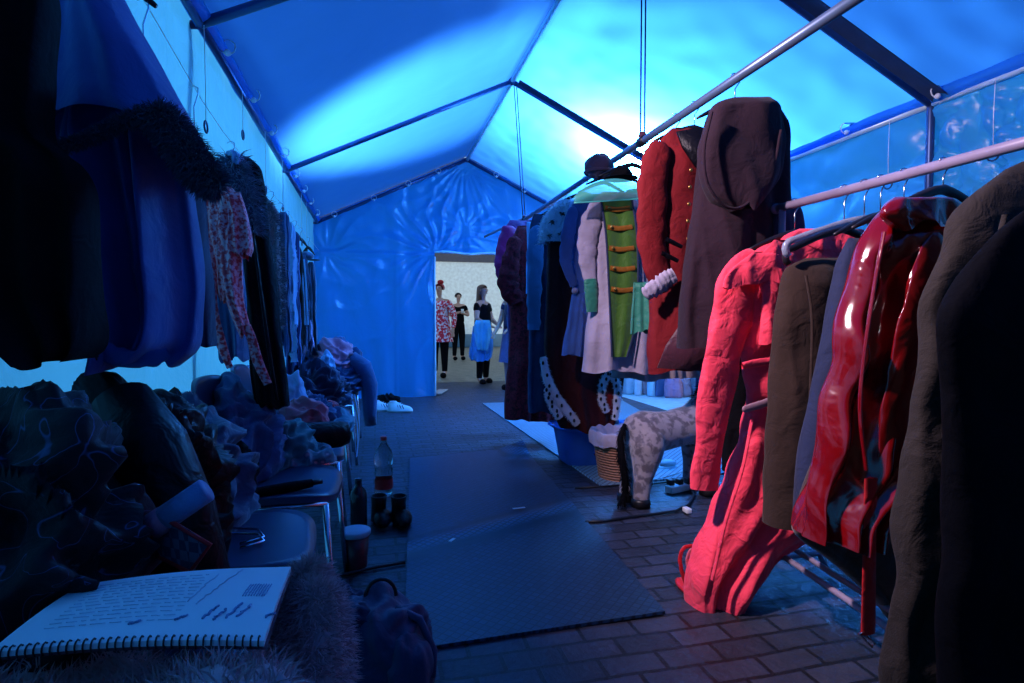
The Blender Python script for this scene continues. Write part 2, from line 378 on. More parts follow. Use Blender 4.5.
# ------------------------------------------------------------------ ground
def paving(name, c1, c2, mort, sc_, bump=.6):
    m, nt = newmat(name); out = N(nt, 'ShaderNodeOutputMaterial'); b = N(nt, 'ShaderNodeBsdfPrincipled', Roughness=.55)
    tc = N(nt, 'ShaderNodeTexCoord'); mp = N(nt, 'ShaderNodeMapping'); mp.inputs['Rotation'].default_value = (0, 0, .0)
    L(nt, tc.outputs['Object'], mp.inputs[0]); nz = N(nt, 'ShaderNodeTexNoise', Scale=2.5, Detail=2.0); L(nt, mp.outputs[0], nz.inputs['Vector'])
    mxv = N(nt, 'ShaderNodeMixRGB', blend_type='ADD'); mxv.inputs[0].default_value = .02; L(nt, mp.outputs[0], mxv.inputs[1]); L(nt, nz.outputs['Color'], mxv.inputs[2])
    br = N(nt, 'ShaderNodeTexBrick', Scale=sc_); br.inputs['Color1'].default_value = c4(c1); br.inputs['Color2'].default_value = c4(c2); br.inputs['Mortar'].default_value = c4(mort)
    br.inputs['Brick Width'].default_value = .5; br.inputs['Row Height'].default_value = .25; br.inputs['Mortar Size'].default_value = .02
    L(nt, mxv.outputs[0], br.inputs['Vector'])
    n2 = N(nt, 'ShaderNodeTexNoise', Scale=7.0, Detail=6.0); L(nt, tc.outputs['Object'], n2.inputs['Vector'])
    mm = N(nt, 'ShaderNodeMixRGB', blend_type='MULTIPLY'); mm.inputs[0].default_value = .8; L(nt, br.outputs['Color'], mm.inputs[1]); L(nt, ramp(nt, n2.outputs['Fac'], [(.3, (.45, .45, .45)), (.7, (1, 1, 1))]), mm.inputs[2])
    L(nt, mm.outputs[0], b.inputs['Base Color'])
    bb = N(nt, 'ShaderNodeBump', Strength=bump, Distance=.02, invert=True); L(nt, br.outputs['Fac'], bb.inputs['Height'])
    b3 = N(nt, 'ShaderNodeBump', Strength=.4, Distance=.02); n3 = N(nt, 'ShaderNodeTexNoise', Scale=30.0, Detail=4.0); L(nt, tc.outputs['Object'], n3.inputs['Vector']); L(nt, n3.outputs['Fac'], b3.inputs['Height']); L(nt, bb.outputs[0], b3.inputs['Normal'])
    L(nt, b3.outputs[0], b.inputs['Normal']); L(nt, b.outputs[0], out.inputs[0]); return m
M_pave = paving('block_paving', (.045, .05, .085), (.02, .024, .042), (.004, .004, .008), 2.6)
M_cobble = paving('yard_cobbles', (.34, .28, .21), (.26, .22, .17), (.14, .12, .1), 4.5)
mb = MB(); mb.grid(lambda u, v: (lerp(-3, 3.3, u), lerp(-4, 9.6, v), -.002+.004*noise.noise(V((u*7, v*14, 0)))), 60, 60); struct('floor', mb, M_pave)
mb = MB(); mb.grid(lambda u, v: (lerp(3.3, 7, u), lerp(3.5, 9.6, v), -.004), 10, 10); struct('floor_side', mb, hard('pale_concrete', (.45, .62, .66), .7, bump=.2))
mb = MB(); mb.grid(lambda u, v: (lerp(-40, 40, u), lerp(-20, 60, v), -.02 if lerp(-20, 60, v) < 9.6 and 0 else -.02), 20, 20); struct('ground', mb, M_cobble)
# building across the yard
mb = MB().box((2, 22.3, 1.9), (60, .4, 2.8), bev=0); struct('wall_far', mb, hard('render_wall', (.58, .70, .72), .8), False)
mb = MB().box((2, 22.2, .25), (60, .5, .5), bev=0); struct('baseboard_far', mb, hard('plinth_blue', (.07, .16, .25), .7), False)
mb = MB().box((2, 22.3, 5.3), (60, .5, 4.0), bev=0); struct('wall_far_upper', mb, hard('roof_dark', (.05, .06, .09), .7), False)

# ------------------------------------------------------------------ mats
def matmat(name, col, sc_):
    m, nt = newmat(name); out = N(nt, 'ShaderNodeOutputMaterial'); b = N(nt, 'ShaderNodeBsdfPrincipled', Roughness=.45); b.inputs['Base Color'].default_value = c4(col)
    tc = N(nt, 'ShaderNodeTexCoord'); vo = N(nt, 'ShaderNodeTexVoronoi', Scale=sc_, feature='DISTANCE_TO_EDGE'); vo.inputs['Randomness'].default_value = .05; mp_ = N(nt, 'ShaderNodeMapping'); mp_.inputs['Rotation'].default_value = (0, 0, .785); L(nt, tc.outputs['Object'], mp_.inputs[0]); L(nt, mp_.outputs[0], vo.inputs['Vector'])
    rr = ramp(nt, vo.outputs['Distance'], [(.06, (.15, .15, .2)), (.25, (1, 1, 1))])
    mm = N(nt, 'ShaderNodeMixRGB', blend_type='MULTIPLY'); mm.inputs[0].default_value = 1; mm.inputs[1].default_value = c4(col); L(nt, rr, mm.inputs[2]); L(nt, mm.outputs[0], b.inputs['Base Color'])
    bb = N(nt, 'ShaderNodeBump', Strength=.8, Distance=.004); L(nt, vo.outputs['Distance'], bb.inputs['Height']); L(nt, bb.outputs[0], b.inputs['Normal']); L(nt, b.outputs[0], out.inputs[0]); return m
def floormat(name, q, th, mat, label, lift=None, wave=0):
    q = [atZ(x, y, th) for x, y in q]; mb = MB()   # order: far-left, far-right, near-right, near-left
    def P(u, v, z):
        p = q[0].lerp(q[1], u).lerp(q[3].lerp(q[2], u), v); w = wave*math.exp(-((v-.62-.12*(u-.5)*-1)/.035)**2)
        k = lift*max(0, u-.75)*max(0, .12-v)*16 if lift else 0
        return V((p.x, p.y, z + w + k))
    mb.grid(lambda u, v: P(u, v, th), 40, 60); n = len(mb.v); mb.grid(lambda u, v: P(u, 1-v, .001), 40, 60)
    mb.grid(lambda u, v: P(u, 1, lerp(.001, th, v)), 40, 3); mb.grid(lambda u, v: P(u, 0, lerp(th, .001, v)), 40, 3)
    mb.grid(lambda u, v: P(0, u, lerp(th, .001, v)), 40, 3); mb.grid(lambda u, v: P(1, u, lerp(.001, th, v)), 40, 3)
    o = obj(name, mb, mat); return tag(o, label, 'mat')
floormat('floor_mat', [(410, 458), (523, 447), (665, 611), (404, 650)], .012, matmat('rubber_mesh', (.022, .08, .17), 34), 'large dark blue rubber mesh mat lying on the paving in the middle aisle', .12, .012)
floormat('floor_mat', [(482, 403), (620, 399), (745, 470), (602, 486)], .010, matmat('rubber_mesh_pale', (.2, .4, .5), 30), 'pale blue mat on the paving under the middle clothes rail')

# ------------------------------------------------------------------ cloth materials
K_salmon = cloth('salmon_cotton', (.95, .05, .10), .75, .1, crease=.9)
K_brown = cloth('brown_wool', (.028, .013, .008), .9, .08, 2)
K_navy = cloth('navy_wool', (.012, .02, .06), .85, .1)
K_pvc = cloth('red_vinyl', (.17, .0015, .003), .18, 0, 0, 1.0, 6.0, spec=.6, coat=.8)
K_redstrap = cloth('red_belt_cloth', (.5, .01, .015), .6, .1)
K_olive = cloth('olive_wool', (.02, .0145, .012), .9, .03, 2, .7)
K_black = cloth('black_cloth', (.003, .003, .005), .9, 0, spec=.08)
K_blackshine = cloth('black_satin', (.003, .003, .006), .45, 0, .3, .7, spec=.15)
K_red = cloth('red_felt', (.15, .003, .007), .85, 0)
K_maroon = cloth('maroon_wool', (.016, .0045, .012), .9, .04, 2)
K_lining = cloth('maroon_lining', (.06, .015, .03), .5, .1)
K_white = cloth('white_linen', (.30, .27, .36), .8, .05)
K_beige = cloth('beige_cotton', (.22, .18, .2), .85, .2)
K_green = cloth('lime_green_satin', (.045, .12, .012), .5, .2)
K_teal = cloth('teal_satin', (.02, .17, .12), .5, .2)
K_gold = cloth('gold_braid', (.28, .10, .012), .5, 0, metal=.2)
K_bluedress = cloth('cornflower_cotton', (.04, .09, .26), .8, .2)
K_robe = cloth('dark_red_velvet', (.05, .002, .002), .85, 0)
K_ermine = cloth('ermine_white', (.6, .6, .66), .9, .1)
K_spot = cloth('ermine_black', (.01, .01, .012), .9, .1)
K_lace = cloth('burgundy_lace', (.12, .002, .004), .8, 0, pat='squiggle', psc=35, col2=(.35, .008, .015))
K_purple = cloth('purple_satin', (.42, .008, .10), .5, .05)
K_navyblue = cloth('blue_cape_cloth', (.035, .1, .36), .75, .2, 1, .4)
K_fur = cloth('dark_fur', (.05, .06, .12), .9, .3)
K_furgrey = cloth('grey_fur', (.3, .22, .25), .9, .3)
K_furbrown = cloth('brown_fur', (.6, .34, .36), .9, .3)
K_floral = cloth('red_floral', (.7, .5, .55), .8, .2, pat='noise', psc=95, stops=[(.44, (.8, .04, .06)), (.5, (.95, .2, .24)), (.58, (.95, .38, .42))])
K_pale = cloth('pale_blue_cloth', (.3, .5, .75), .8, .2)
K_denim = cloth('denim', (.03, .08, .2), .85, .2, 2)
K_grey = cloth('slate_jersey', (.025, .055, .12), .85, .3)
K_pink = cloth('pink_cotton', (.55, .14, .2), .8, .2)
K_lilac = cloth('lilac_lace', (.45, .3, .5), .8, .2, pat='cells', psc=60, stops=[(.2, (.6, .5, .7)), (.6, (.25, .15, .35))])
K_squig = cloth('black_scribble_lace', (.01, .01, .02), .7, .1, pat='squiggle', psc=9, stops=[(.492, (.003, .003, .008)), (.5, (.05, .08, .2)), (.501, (.05, .08, .2)), (.508, (.003, .003, .008))])
K_plaid = cloth('plaid', (.1, .1, .14), .8, .2, pat='check', psc=60, stops=[(.4, (.02, .03, .08)), (.6, (.1, .12, .2))])
K_tealdark = cloth('dark_teal_cloth', (.02, .13, .16), .8, .2)
K_print = cloth('multicolour_print', (.1, .1, .14), .7, .2, pat='cells', psc=30, stops=[(.1, (.4, .25, .3)), (.3, (.06, .1, .18)), (.6, (.12, .25, .3))])

def garment(name, label, cat, pl, rows, mat, group=None, part='body', **kw):
    mb = drape_mb(rows, pl, **kw); r = rows[-1]; b = pl.at((r[1]+r[-1 if len(r) == 3 else 3])/2, r[0] if len(r) == 3 else (r[2]+r[4])/2)
    t = thing(name, label, cat, b, group); obj(part, mb, mat, t); return t
def buttons(t, pl, pts, off, mat, r=.008, name='button'):
    for x, y in pts: obj(name, MB().ball(pl.at(x, y, off), r, 8, (1, .5, 1)), mat, t)

# ------------------------------------------------------------------ middle rail
RX, RZ = 1.42, 2.02
rl = thing('clothes_rail', 'grey tube hung from the ridge by straps, carrying the costumes in the middle', 'clothes rail', (RX, 3.6, RZ))
obj('tube', MB().tube([(RX, .9, RZ), (RX, 5.55, RZ)], .019, 14), M_railb, rl)
for y in (2.88, 5.4): obj('clamp', MB().tube([(RX, y-.03, RZ), (RX, y+.03, RZ)], .026, 12), M_black, rl)
for px, yy in ((641, 2.88), (520, 5.4)):
    t = thing('hanging_strap', 'dark webbing strap dropping from the %s ridge joint to the middle rail' % ('nearer' if yy < 3 else 'farther'), 'strap', (RX, yy, RZ))
    for s in (-.012, .012): obj('webbing', MB().tube([((RX if yy < 3 else XM+.03)+s, yy-(0 if yy < 3 else .2), roofz(RX if yy < 3 else XM+.03)-.03), (RX+s, yy, RZ+.01)], .0045, 6), M_strap, t)
    obj('knot', MB().ball((RX, yy, RZ+.03), .022, 10), cloth('knot_red', (.12, .03, .06)), t)
t = thing('cross_bar', 'pale tube crossing behind the far end of the middle rail', 'bar', atY(500, 228, 5.6))
obj('tube', MB().tube([atY(484, 237, 5.6), atY(522, 219, 5.5), atY(560, 200, 5.3)], .012, 10), M_rail, t)
def mid_hanger(Y, w, label, mat=None, dz=-.02):
    t = thing('coat_hanger', label, 'hanger', (RX, Y, RZ)); c = V((RX, Y, RZ)); rk = .019
    nk = c + V((0, 0, -.085)); mb = MB(); pts = []
    for i in range(15):
        u = i/7-1; pts.append(V((RX+u*w, Y, nk.z - .01 - .075*abs(u)**1.3)))
    mb.tube(pts, [.005+.008*abs(sin(pi*i/14)) for i in range(15)], 8); obj('arms', mb, mat or M_black, t)
    hk = [nk + V((0, 0, -.01)), c + V((0, 0, -rk-.02)), c+V((rk*.6, 0, -rk-.004))] + [c + V((cos(a), 0, sin(a)))*(rk+.004) for a in [-.8+i*.42 for i in range(9)]]
    obj('hook', MB().tube(hk, .0022, 6), M_chrome, t); return t

P = PL(RX, 5.1)
t = garment('purple_coat', 'purple satin coat with puffed sleeve at the far end of the middle rail', 'coat', P, [(220, 510, 536), (232, 503, 540), (270, 505, 540), (330, 508, 540), (392, 510, 540)], cloth('dark_purple', (.12, .005, .09), .7), dep=.1, amp=.02, seed=3)
obj('sleeve', limb_mb([(512, 226, 8), (506, 245, 9), (505, 268, 10), (512, 285, 9)], P, .06, seed=2), K_purple, t)
mid_hanger(5.1, .18, 'dark hanger under the purple coat at the far rail end')
P = PL(RX, 4.62)
t = garment('lace_gown', 'long burgundy lace gown hanging beside the purple coat', 'gown', P, [(226, 518, 548), (240, 512, 552), (270, 508, 555), (330, 510, 557), (400, 505, 556), (419, 505, 556)], K_lace, dep=.1, folds=7, amp=.03, seed=5)
obj('sleeve', limb_mb([(516, 236, 7), (511, 262, 9), (509, 285, 11), (517, 303, 8)], P, .08, seed=4), K_lace, t)
mid_hanger(4.62, .18, 'dark hanger holding the burgundy lace gown')
P = PL(RX, 4.35)
t = garment('striped_scarf', 'narrow pale blue scarf hanging between burgundy gown and navy coat', 'scarf', P, [(222, 527, 534), (250, 527, 534), (292, 526, 533)], K_pale, dep=.02, folds=3, amp=.006, seed=7, nu=48)
P = PL(RX, 4.2)
t = garment('frock_coat', 'dark navy long coat behind the ermine robe', 'coat', P, [(214, 534, 578), (228, 530, 582), (300, 530, 582), (400, 528, 575), (412, 529, 575)], K_navy, dep=.09, amp=.025, seed=9)
obj('sleeve', limb_mb([(538, 225, 8), (535, 260, 8), (534, 305, 7), (534, 330, 6)], P, .08, seed=8), cloth('slate_blue_cloth', (.05, .16, .3)), t)
mid_hanger(4.2, .18, 'dark hanger holding the dark navy long coat')
# king's robe
P = PL(RX, 3.75)
t = garment('king_robe', 'dark red velvet robe with spotted ermine collar trailing into the blue tub', 'robe', P, [(212, 556, 606), (232, 550, 612), (300, 546, 620), (360, 545, 624), (400, 548, 620), (428, 560, 612)], K_robe, dep=.1, folds=6, amp=.03, seed=11)
cp = drape_mb([(200, 562, 600), (212, 548, 612), (228, 541, 615), (244, 539, 612)], P, dep=.12, folds=3, amp=.012, seed=12, off=.02)
col = obj('ermine_collar', cp, K_ermine, t)
rg = random.Random(4); pts = []
for i in range(0, len(cp.v), 3):
    v = cp.v[i]; pts.append((v, P.n + P.e*(v-P.at(577, 225)).dot(P.e)*3))
obj('fur', MB().tufts(pts, .035, .003, .8, 3), K_ermine, col)
for x, y in ((552, 222), (562, 214), (570, 226), (560, 234), (549, 236), (575, 210), (582, 222)): obj('ermine_tail', MB().tufts([(P.at(x, y, .15), P.n)]*40, .03, .004, .8, x, .7), K_spot, col)
for path in ([(543, 357, 3), (547, 378, 4.5), (556, 396, 4.5), (568, 412, 4.5), (578, 424, 4)], [(547, 388, 3), (551, 402, 4), (560, 418, 4)], [(611, 371, 4), (603, 384, 4), (602, 400, 3.5), (607, 412, 3)], [(610, 372, 3), (617, 385, 4), (617, 402, 4), (615, 420, 3)]):
    e = obj('ermine_edge', strip_mb(path, P, .11, .016), K_ermine, t); obj('fur', fur_along(path, P, .11, .015, 500, 5, .002), K_ermine, e)
    for i in range(7):
        x, y, w = interp([(k,)+p for k, p in enumerate(path)], (i+.5)/7*(len(path)-1)); obj('ermine_tail', MB().ball(P.at(x + (1 if i % 2 else -1), y, .132), .009, 8, (1, .5, 1.5)), K_spot, e)
obj('facing', poly_mb([(607, 380), (616, 386), (616, 415), (606, 414), (603, 398)], P, .1), K_red, t)
mid_hanger(3.75, .2, 'dark hanger holding the ermine collared robe')
# blue dress
P = PL(RX-.03, 3.42)
t = garment('blue_dress', 'cornflower blue child dress with flared skirt between robe and white coat', 'dress', P, [(194, 578, 606), (205, 572, 610), (250, 571, 608), (298, 573, 604)], K_bluedress, part='bodice', dep=.06, amp=.01, seed=13)
obj('skirt', drape_mb([(294, 573, 604), (310, 570, 606), (335, 566, 609), (356, 562, 611)], P, dep=.08, folds=12, amp=.014, seed=14, closed_top=False, off=.01), K_bluedress, t)
obj('sleeve', limb_mb([(574, 206, 5), (568, 235, 7), (566, 262, 6), (574, 286, 4)], P, .05, seed=14), K_bluedress, t)
obj('cuff', MB().ball(P.at(575, 291, .05), .022, 10), K_white, t)
mid_hanger(3.42, .17, 'dark hanger holding the cornflower blue dress')
# beige skirt, white coat, teal
P = PL(RX, 3.2)
t = garment('beige_skirt', 'long beige pleated skirt hanging behind the red tailcoat', 'skirt', P, [(196, 626, 690), (260, 628, 695), (330, 622, 700), (378, 612, 706)], K_beige, dep=.09, folds=14, amp=.018, seed=15)
obj('waistband', drape_mb([(190, 627, 688), (198, 626, 690)], P, dep=.075, amp=.002, seed=1, off=.01, nv=6, closed_top=False), K_beige, t)
mid_hanger(3.2, .2, 'dark hanger holding the beige pleated skirt')
P = PL(RX, 3.0)
t = garment('white_livery_coat', 'white coat with lime green gold-braided front panel on the middle rail', 'coat', P, [(192, 602, 648), (202, 592, 655), (235, 590, 656), (300, 590, 652), (345, 585, 650), (371, 583, 650)], K_white, dep=.08, folds=5, amp=.022, seed=17)
obj('sleeve', limb_mb([(598, 200, 6), (591, 225, 11), (587, 252, 10), (591, 284, 6)], P, .05, seed=16), K_white, t)
obj('green_cuff', limb_mb([(590, 278, 6.5), (591, 290, 7), (592, 312, 6)], P, .055, seed=19, wr=.03), K_teal, t)
pn = [(602, 200), (632, 200), (636, 235), (638, 290), (634, 325), (627, 357), (612, 357), (612, 320), (609, 270), (607, 235)]
def front(u, v):
    y = 200+157*v; l = interp([(200, 602), (235, 606), (290, 609), (357, 613)], y)[0]; r = interp([(200, 631), (235, 636), (290, 637), (330, 633), (357, 626)], y)[0]
    p = P.at(lerp(l, r, u), y, .105 + .006*sin(u*9+v*3)); return p
obj('green_panel', MB().grid(front, 14, 40).grid(lambda u, v: front(1-u, v) - P.n*.006, 14, 40), K_green, t)
for i, y in enumerate((208, 227, 248, 268, 289)):
    l = interp([(200, 604), (235, 608), (290, 611)], y)[0]
    obj('gold_bar', strip_mb([(l, y, 2.6), (l+12, y+1.5, 2.6), (l+25, y, 2.4)], P, .112, .004), K_gold, t)
    obj('button', MB().ball(P.at(l+4, y, .12), .009, 8), M_gold, t)
for pts in ([(601, 200, 1), (606, 236, 1), (609, 290, 1), (612, 357, 1)], [(632, 200, 1), (637, 236, 1), (638, 290, 1), (634, 330, 1), (627, 357, 1)]): obj('piping', strip_mb(pts, P, .11, .005), K_navy, t)
mid_hanger(3.0, .2, 'dark hanger holding the white coat with green panel')
P2 = PL(RX-.02, 2.85)
m, nt = newmat('green_tulle'); o_ = N(nt, 'ShaderNodeOutputMaterial'); b_ = N(nt, 'ShaderNodeBsdfPrincipled', Roughness=.3); b_.inputs['Base Color'].default_value = (.12, .6, .45, 1); b_.inputs['Alpha'].default_value = .55; L(nt, b_.outputs[0], o_.inputs[0])
tf = MB(); tf.grid(lambda u, v: P2.at(574+78*u, 203-5*u - v*(22*sin(pi*min(1, u*.95+.04))**.6), .05*sin(v*pi)*sin(u*pi)+.02), 40, 14).grid(lambda u, v: P2.at(574+78*u, 203-5*u - v*(22*sin(pi*min(1, u*.95+.04))**.6), -.05*sin(v*pi)*sin(u*pi)+.015), 40, 14)
t = thing('shoulder_cover', 'translucent green cover over the hanger above the white coat', 'cover', P2.at(610, 195)); obj('film', tf, m, t); obj('rim', MB().tube([P2.at(574+78*u/20, 203-5*u/20, .02) for u in range(21)], .004, 6), M_teal if 'M_teal' in globals() else hard('teal_rim', (.1, .6, .5), .3), t)
P = PL(RX, 2.72)
t = garment('teal_scarf', 'teal satin scarf showing beside the red tailcoat hem', 'scarf', P, [(282, 634, 648), (292, 633, 650), (310, 632, 652), (332, 631, 654)], K_teal, dep=.03, folds=4, amp=.01, seed=21)
# hats on the rail
def hat(name, label, px, py, Y, r, mat, h=.8, brim=False):
    c = PL(RX, Y).at(px, py); t = thing(name, label, 'hat', c)
    def fn(u, v):
        th = 2*pi*u; ph = pi*v*.98+.02; k = 1+.12*noise.noise(V((cos(th)*2, sin(th)*2, v*4)))+.06*sin(th*5+v*6)
        return c + V((r*sin(ph)*cos(th)*k, r*sin(ph)*sin(th)*k, r*h*cos(ph)*k))
    obj('crown', MB().grid(fn, 32, 18, cu=True), mat, t)
    obj('band', MB().tube([c + V((r*.93*cos(a), r*.93*sin(a), -r*h*.45)) for a in [i*2*pi/24 for i in range(24)]], r*.12, 8, close=True), mat, t)
    if brim: obj('brim', MB().lathe(c, [(r*.7, -r*h*.5), (r*1.5, -r*h*.55), (r*1.55, -r*h*.6), (r*.7, -r*h*.6)]), mat, t)
hat('beret', 'soft dark beret perched on the middle rail above the white coat', 599, 167, 3.12, .085, cloth('dark_wool', (.03, .02, .05), .9))
hat('bowler_hat', 'small black brimmed hat hung on the rail beside the beret', 621, 174, 2.95, .06, K_black, .7, True)
# red tailcoat
P = PL(RX, 2.36)
t = garment('red_tailcoat', 'red military tailcoat with black collar and white cuff on the middle rail', 'coat', P, [(128, 672, 728), (140, 660, 742), (165, 654, 748), (220, 652, 746), (260, 651, 745), (310, 650, 748), (350, 649, 745), (371, 650, 742)], K_red, dep=.08, folds=4, amp=.014, seed=23)
obj('sleeve', limb_mb([(664, 142, 10), (655, 165, 15), (652, 205, 16), (652, 245, 15), (660, 280, 12)], P, .05, seed=22, wr=.05), K_red, t)
obj('white_cuff', limb_mb([(644, 296, 6), (650, 291, 8), (660, 285, 9), (668, 279, 8), (674, 275, 7)], P, .09, seed=2, wr=.11, twist=9), K_white, t)
obj('collar', MB().slab([P.at(x, y, .085) for x, y in ((676, 132), (700, 128), (722, 135), (716, 160), (704, 176), (694, 166), (682, 148))], P.n, .012), K_blackshine, t)
obj('lining', MB().slab([P.at(x, y, .098) for x, y in ((700, 290), (684, 318), (666, 345), (657, 368), (700, 371), (742, 371), (742, 290))], P.n, .004), K_lining, t)
buttons(t, P, [(691, 170), (690, 187), (689, 204), (688, 221), (688, 239), (688, 257)], .1, M_gold, .0085)
for x, y in ((672, 242), (668, 256)): obj('sleeve_braid', strip_mb([(x-6, y-3, 2.4), (x+2, y+1, 2.4), (x+10, y+5, 2)], P, .12, .005), K_blackshine, t)
mid_hanger(2.36, .2, 'black hanger holding the red tailcoat')
# maroon hooded cloak
P = PL(RX+.02, 2.06)
t = garment('hooded_cloak', 'dark maroon hooded cloak nearest on the middle rail', 'cloak', P, [(100, 724, 768), (108, 712, 778), (135, 703, 785), (190, 697, 787), (240, 690, 787), (300, 683, 786), (346, 681, 782)], K_maroon, dep=.1, folds=5, amp=.02, seed=25, hem=.012)
obj('hood', drape_mb([(97, 734, 766), (104, 716, 776), (125, 706, 781), (150, 701, 782), (178, 702, 778), (198, 712, 762), (212, 730, 746)], P, dep=.09, folds=2, amp=.012, seed=26, off=.09, wr=.01), K_maroon, t)
obj('hood_seam', strip_mb([(712, 112, 1.3), (704, 150, 1.5), (708, 185, 1.6), (727, 207, 1.6), (748, 203, 1.5), (772, 170, 1.5), (781, 130, 1.3)], P, .165, .006), K_maroon, t)
mid_hanger(2.06, .17, 'black hanger holding the maroon hooded cloak')
mid_hanger(2.52, .17, 'black hanger between red tailcoat and green cover')

# ------------------------------------------------------------------ right rack
A = atZ(776, 209, 1.49); B = atZ(1024, 143, 1.49); D = (B-A).normalized()
rk = thing('garment_rack', 'white tubular garment rack standing on the paving at the right', 'garment rack', (A.x, A.y, 0))
obj('rail', MB().tube([A, B + D*.75], .016, 14), M_rail, rk)
obj('end_cap', MB().ball(A, .02, 12), M_rail, rk)
Dn = V((-D.y, D.x, 0)); up0 = A + D*.035
obj('upright', MB().tube([up0, V((up0.x, up0.y, .1))], .013, 12), M_rail, rk)
up1 = B + D*.7; obj('upright', MB().tube([up1, V((up1.x, up1.y, .1))], .013, 12), M_rail, rk)
a1 = atZ(768, 546, .16); b1 = atZ(890, 629, .16); d1 = (b1-a1).normalized()
for q in (0, .085): obj('base_bar', MB().tube([a1 + V((q, 0, 0)) - d1*.15, b1 + V((q, 0, 0)) + d1*.55], .011, 10), M_rail, rk)
for pp in (up0, up1): obj('foot', MB().tube([V((pp.x-.24, pp.y, .03)), V((pp.x-.2, pp.y, .1)), V((pp.x+.2, pp.y, .1)), V((pp.x+.24, pp.y, .03))], .012, 10), M_rail, rk)
def railpt(y): return A + D*((y-A.y)/D.y)
def rack_hanger(Y, wl, wr, label, mat=None, drop=.1, yaw=0, curl=0):
    c = railpt(Y); t = thing('coat_hanger', label, 'hanger', c); r = .016
    nk = c + V((0, 0, -drop)); e = V((cos(radians(yaw)), sin(radians(yaw)), 0)); pts = []
    for i in range(15):
        u = i/7-1; w = wl if u < 0 else wr; pts.append(nk + e*u*w + V((0, 0, -.01-.07*abs(u)**1.3)))
    rad = [.005+.009*abs(sin(pi*i/14)) for i in range(15)]
    if curl: pts = [pts[0] + V((0, 0, -curl)) + e*curl*(1-cos(a)) *-.0 + e*(curl*(-sin(a))) + V((0, 0, curl*cos(a))) for a in [.2+k*.45 for k in range(6)]][::-1] + pts; rad = [.012]*6 + [.012]*3 + rad[3:]
    obj('arms', MB().tube(pts, rad, 10), mat or M_black, t)
    hk = [nk + V((0, 0, -.01)), c + V((0, 0, -r-.02)), c+e*r*.6+V((0, 0, -r-.004))] + [c + e*cos(a)*(r+.004) + V((0, 0, sin(a)*(r+.004))) for a in [-.8+i*.42 for i in range(9)]]
    obj('hook', MB().tube(hk, .0022, 6), M_chrome, t); return t
P = PL(1.3, 1.86)
t = garment('salmon_trench_coat', 'bright salmon red trench coat swinging at the far end of the right rack', 'coat', P, [(234, 800, 868), (242, 770, 890), (262, 748, 900), (300, 742, 900), (350, 742, 896), (398, 748, 885), (430, 742, 875), (480, 727, 860), (520, 712, 830), (550, 700, 786), (580, 692, 755), (610, 691, 738), (634, 702, 722)], K_salmon, dep=.09, folds=6, amp=.026, seed=31, wr=.016)
obj('sleeve', limb_mb([(762, 256, 12), (744, 275, 21), (731, 320, 22), (720, 370, 20), (711, 430, 17), (704, 489, 16)], P, .03, seed=33, wr=.07, twist=5), K_salmon, t)
obj('storm_flap', drape_mb([(252, 752, 800), (275, 726, 800), (285, 722, 798)], P, dep=.02, off=.09, amp=.004, seed=3, nv=20), K_salmon, t)
obj('yoke', drape_mb([(240, 772, 840), (262, 756, 838), (300, 762, 836), (345, 758, 800)], P, dep=.02, off=.09, amp=.006, seed=5, nv=24), K_salmon, t)
obj('collar', drape_mb([(229, 798, 862), (236, 785, 870), (249, 778, 872)], P, dep=.05, off=.05, amp=.005, seed=6, nv=16), K_salmon, t)
obj('belt', limb_mb([(742, 410, 3.5), (756, 406, 4), (772, 401, 4), (790, 398, 4)], P, .112, seed=3, wr=.03), hard('belt_grey', (.35, .2, .25), .6), t)
obj('pocket_flap', strip_mb([(742, 366, 3.5), (756, 363, 4), (770, 361, 3.5)], P, .112, .006), K_salmon, t)
obj('vent_edge', strip_mb([(752, 420, 1.2), (742, 470, 1.4), (726, 520, 1.6), (712, 580, 1.4)], P, .105, .008), K_salmon, t)
rack_hanger(1.87, .2, .2, 'black hanger holding the salmon trench coat')
t = garment('dark_cloth_strip', 'dark navy cloth draped over the far end of the right rack rail', 'cloth', PL(A.x+.03, A.y+.02), [(203, 772, 800), (215, 773, 803), (260, 775, 806), (320, 776, 806)], K_navy, dep=.02, seed=5, amp=.006, nu=48)
t = garment('dark_trousers', 'black trousers hanging behind the salmon trench coat', 'trousers', PL(1.45, 2.02), [(330, 735, 790), (400, 726, 790), (472, 724, 775)], K_black, dep=.05, seed=6, amp=.01)
P = PL(1.35, 1.62)
t = garment('brown_jacket', 'brown wool jacket between salmon trench coat and navy coat', 'jacket', P, [(258, 806, 868), (268, 788, 880), (300, 780, 885), (360, 774, 884), (440, 769, 880), (526, 766, 872)], K_brown, dep=.08, folds=3, amp=.012, seed=35)
obj('sleeve_seam', strip_mb([(806, 275, 1), (812, 320, 1.2), (810, 400, 1.2), (806, 500, 1)], P, .085, .005), K_brown, t)
rack_hanger(1.64, .2, .17, 'black hanger curving out of the brown jacket', drop=.12, curl=.03)
rack_hanger(1.56, .24, .16, 'clear grey plastic hanger above the brown jacket', hard('clear_grey', (.35, .4, .5), .15, trans=.4), drop=.1, yaw=-8, curl=.03)
P = PL(1.35, 1.5)
t = garment('navy_jacket', 'navy jacket squeezed between brown jacket and red vinyl trench', 'jacket', P, [(238, 848, 890), (260, 840, 900), (300, 831, 905), (400, 812, 900), (470, 799, 890), (516, 797, 880)], K_navy, dep=.06, folds=3, amp=.01, seed=37)
rack_hanger(1.5, .2, .2, 'black hanger holding the navy jacket', drop=.1, yaw=8)
P = PL(1.32, 1.44)
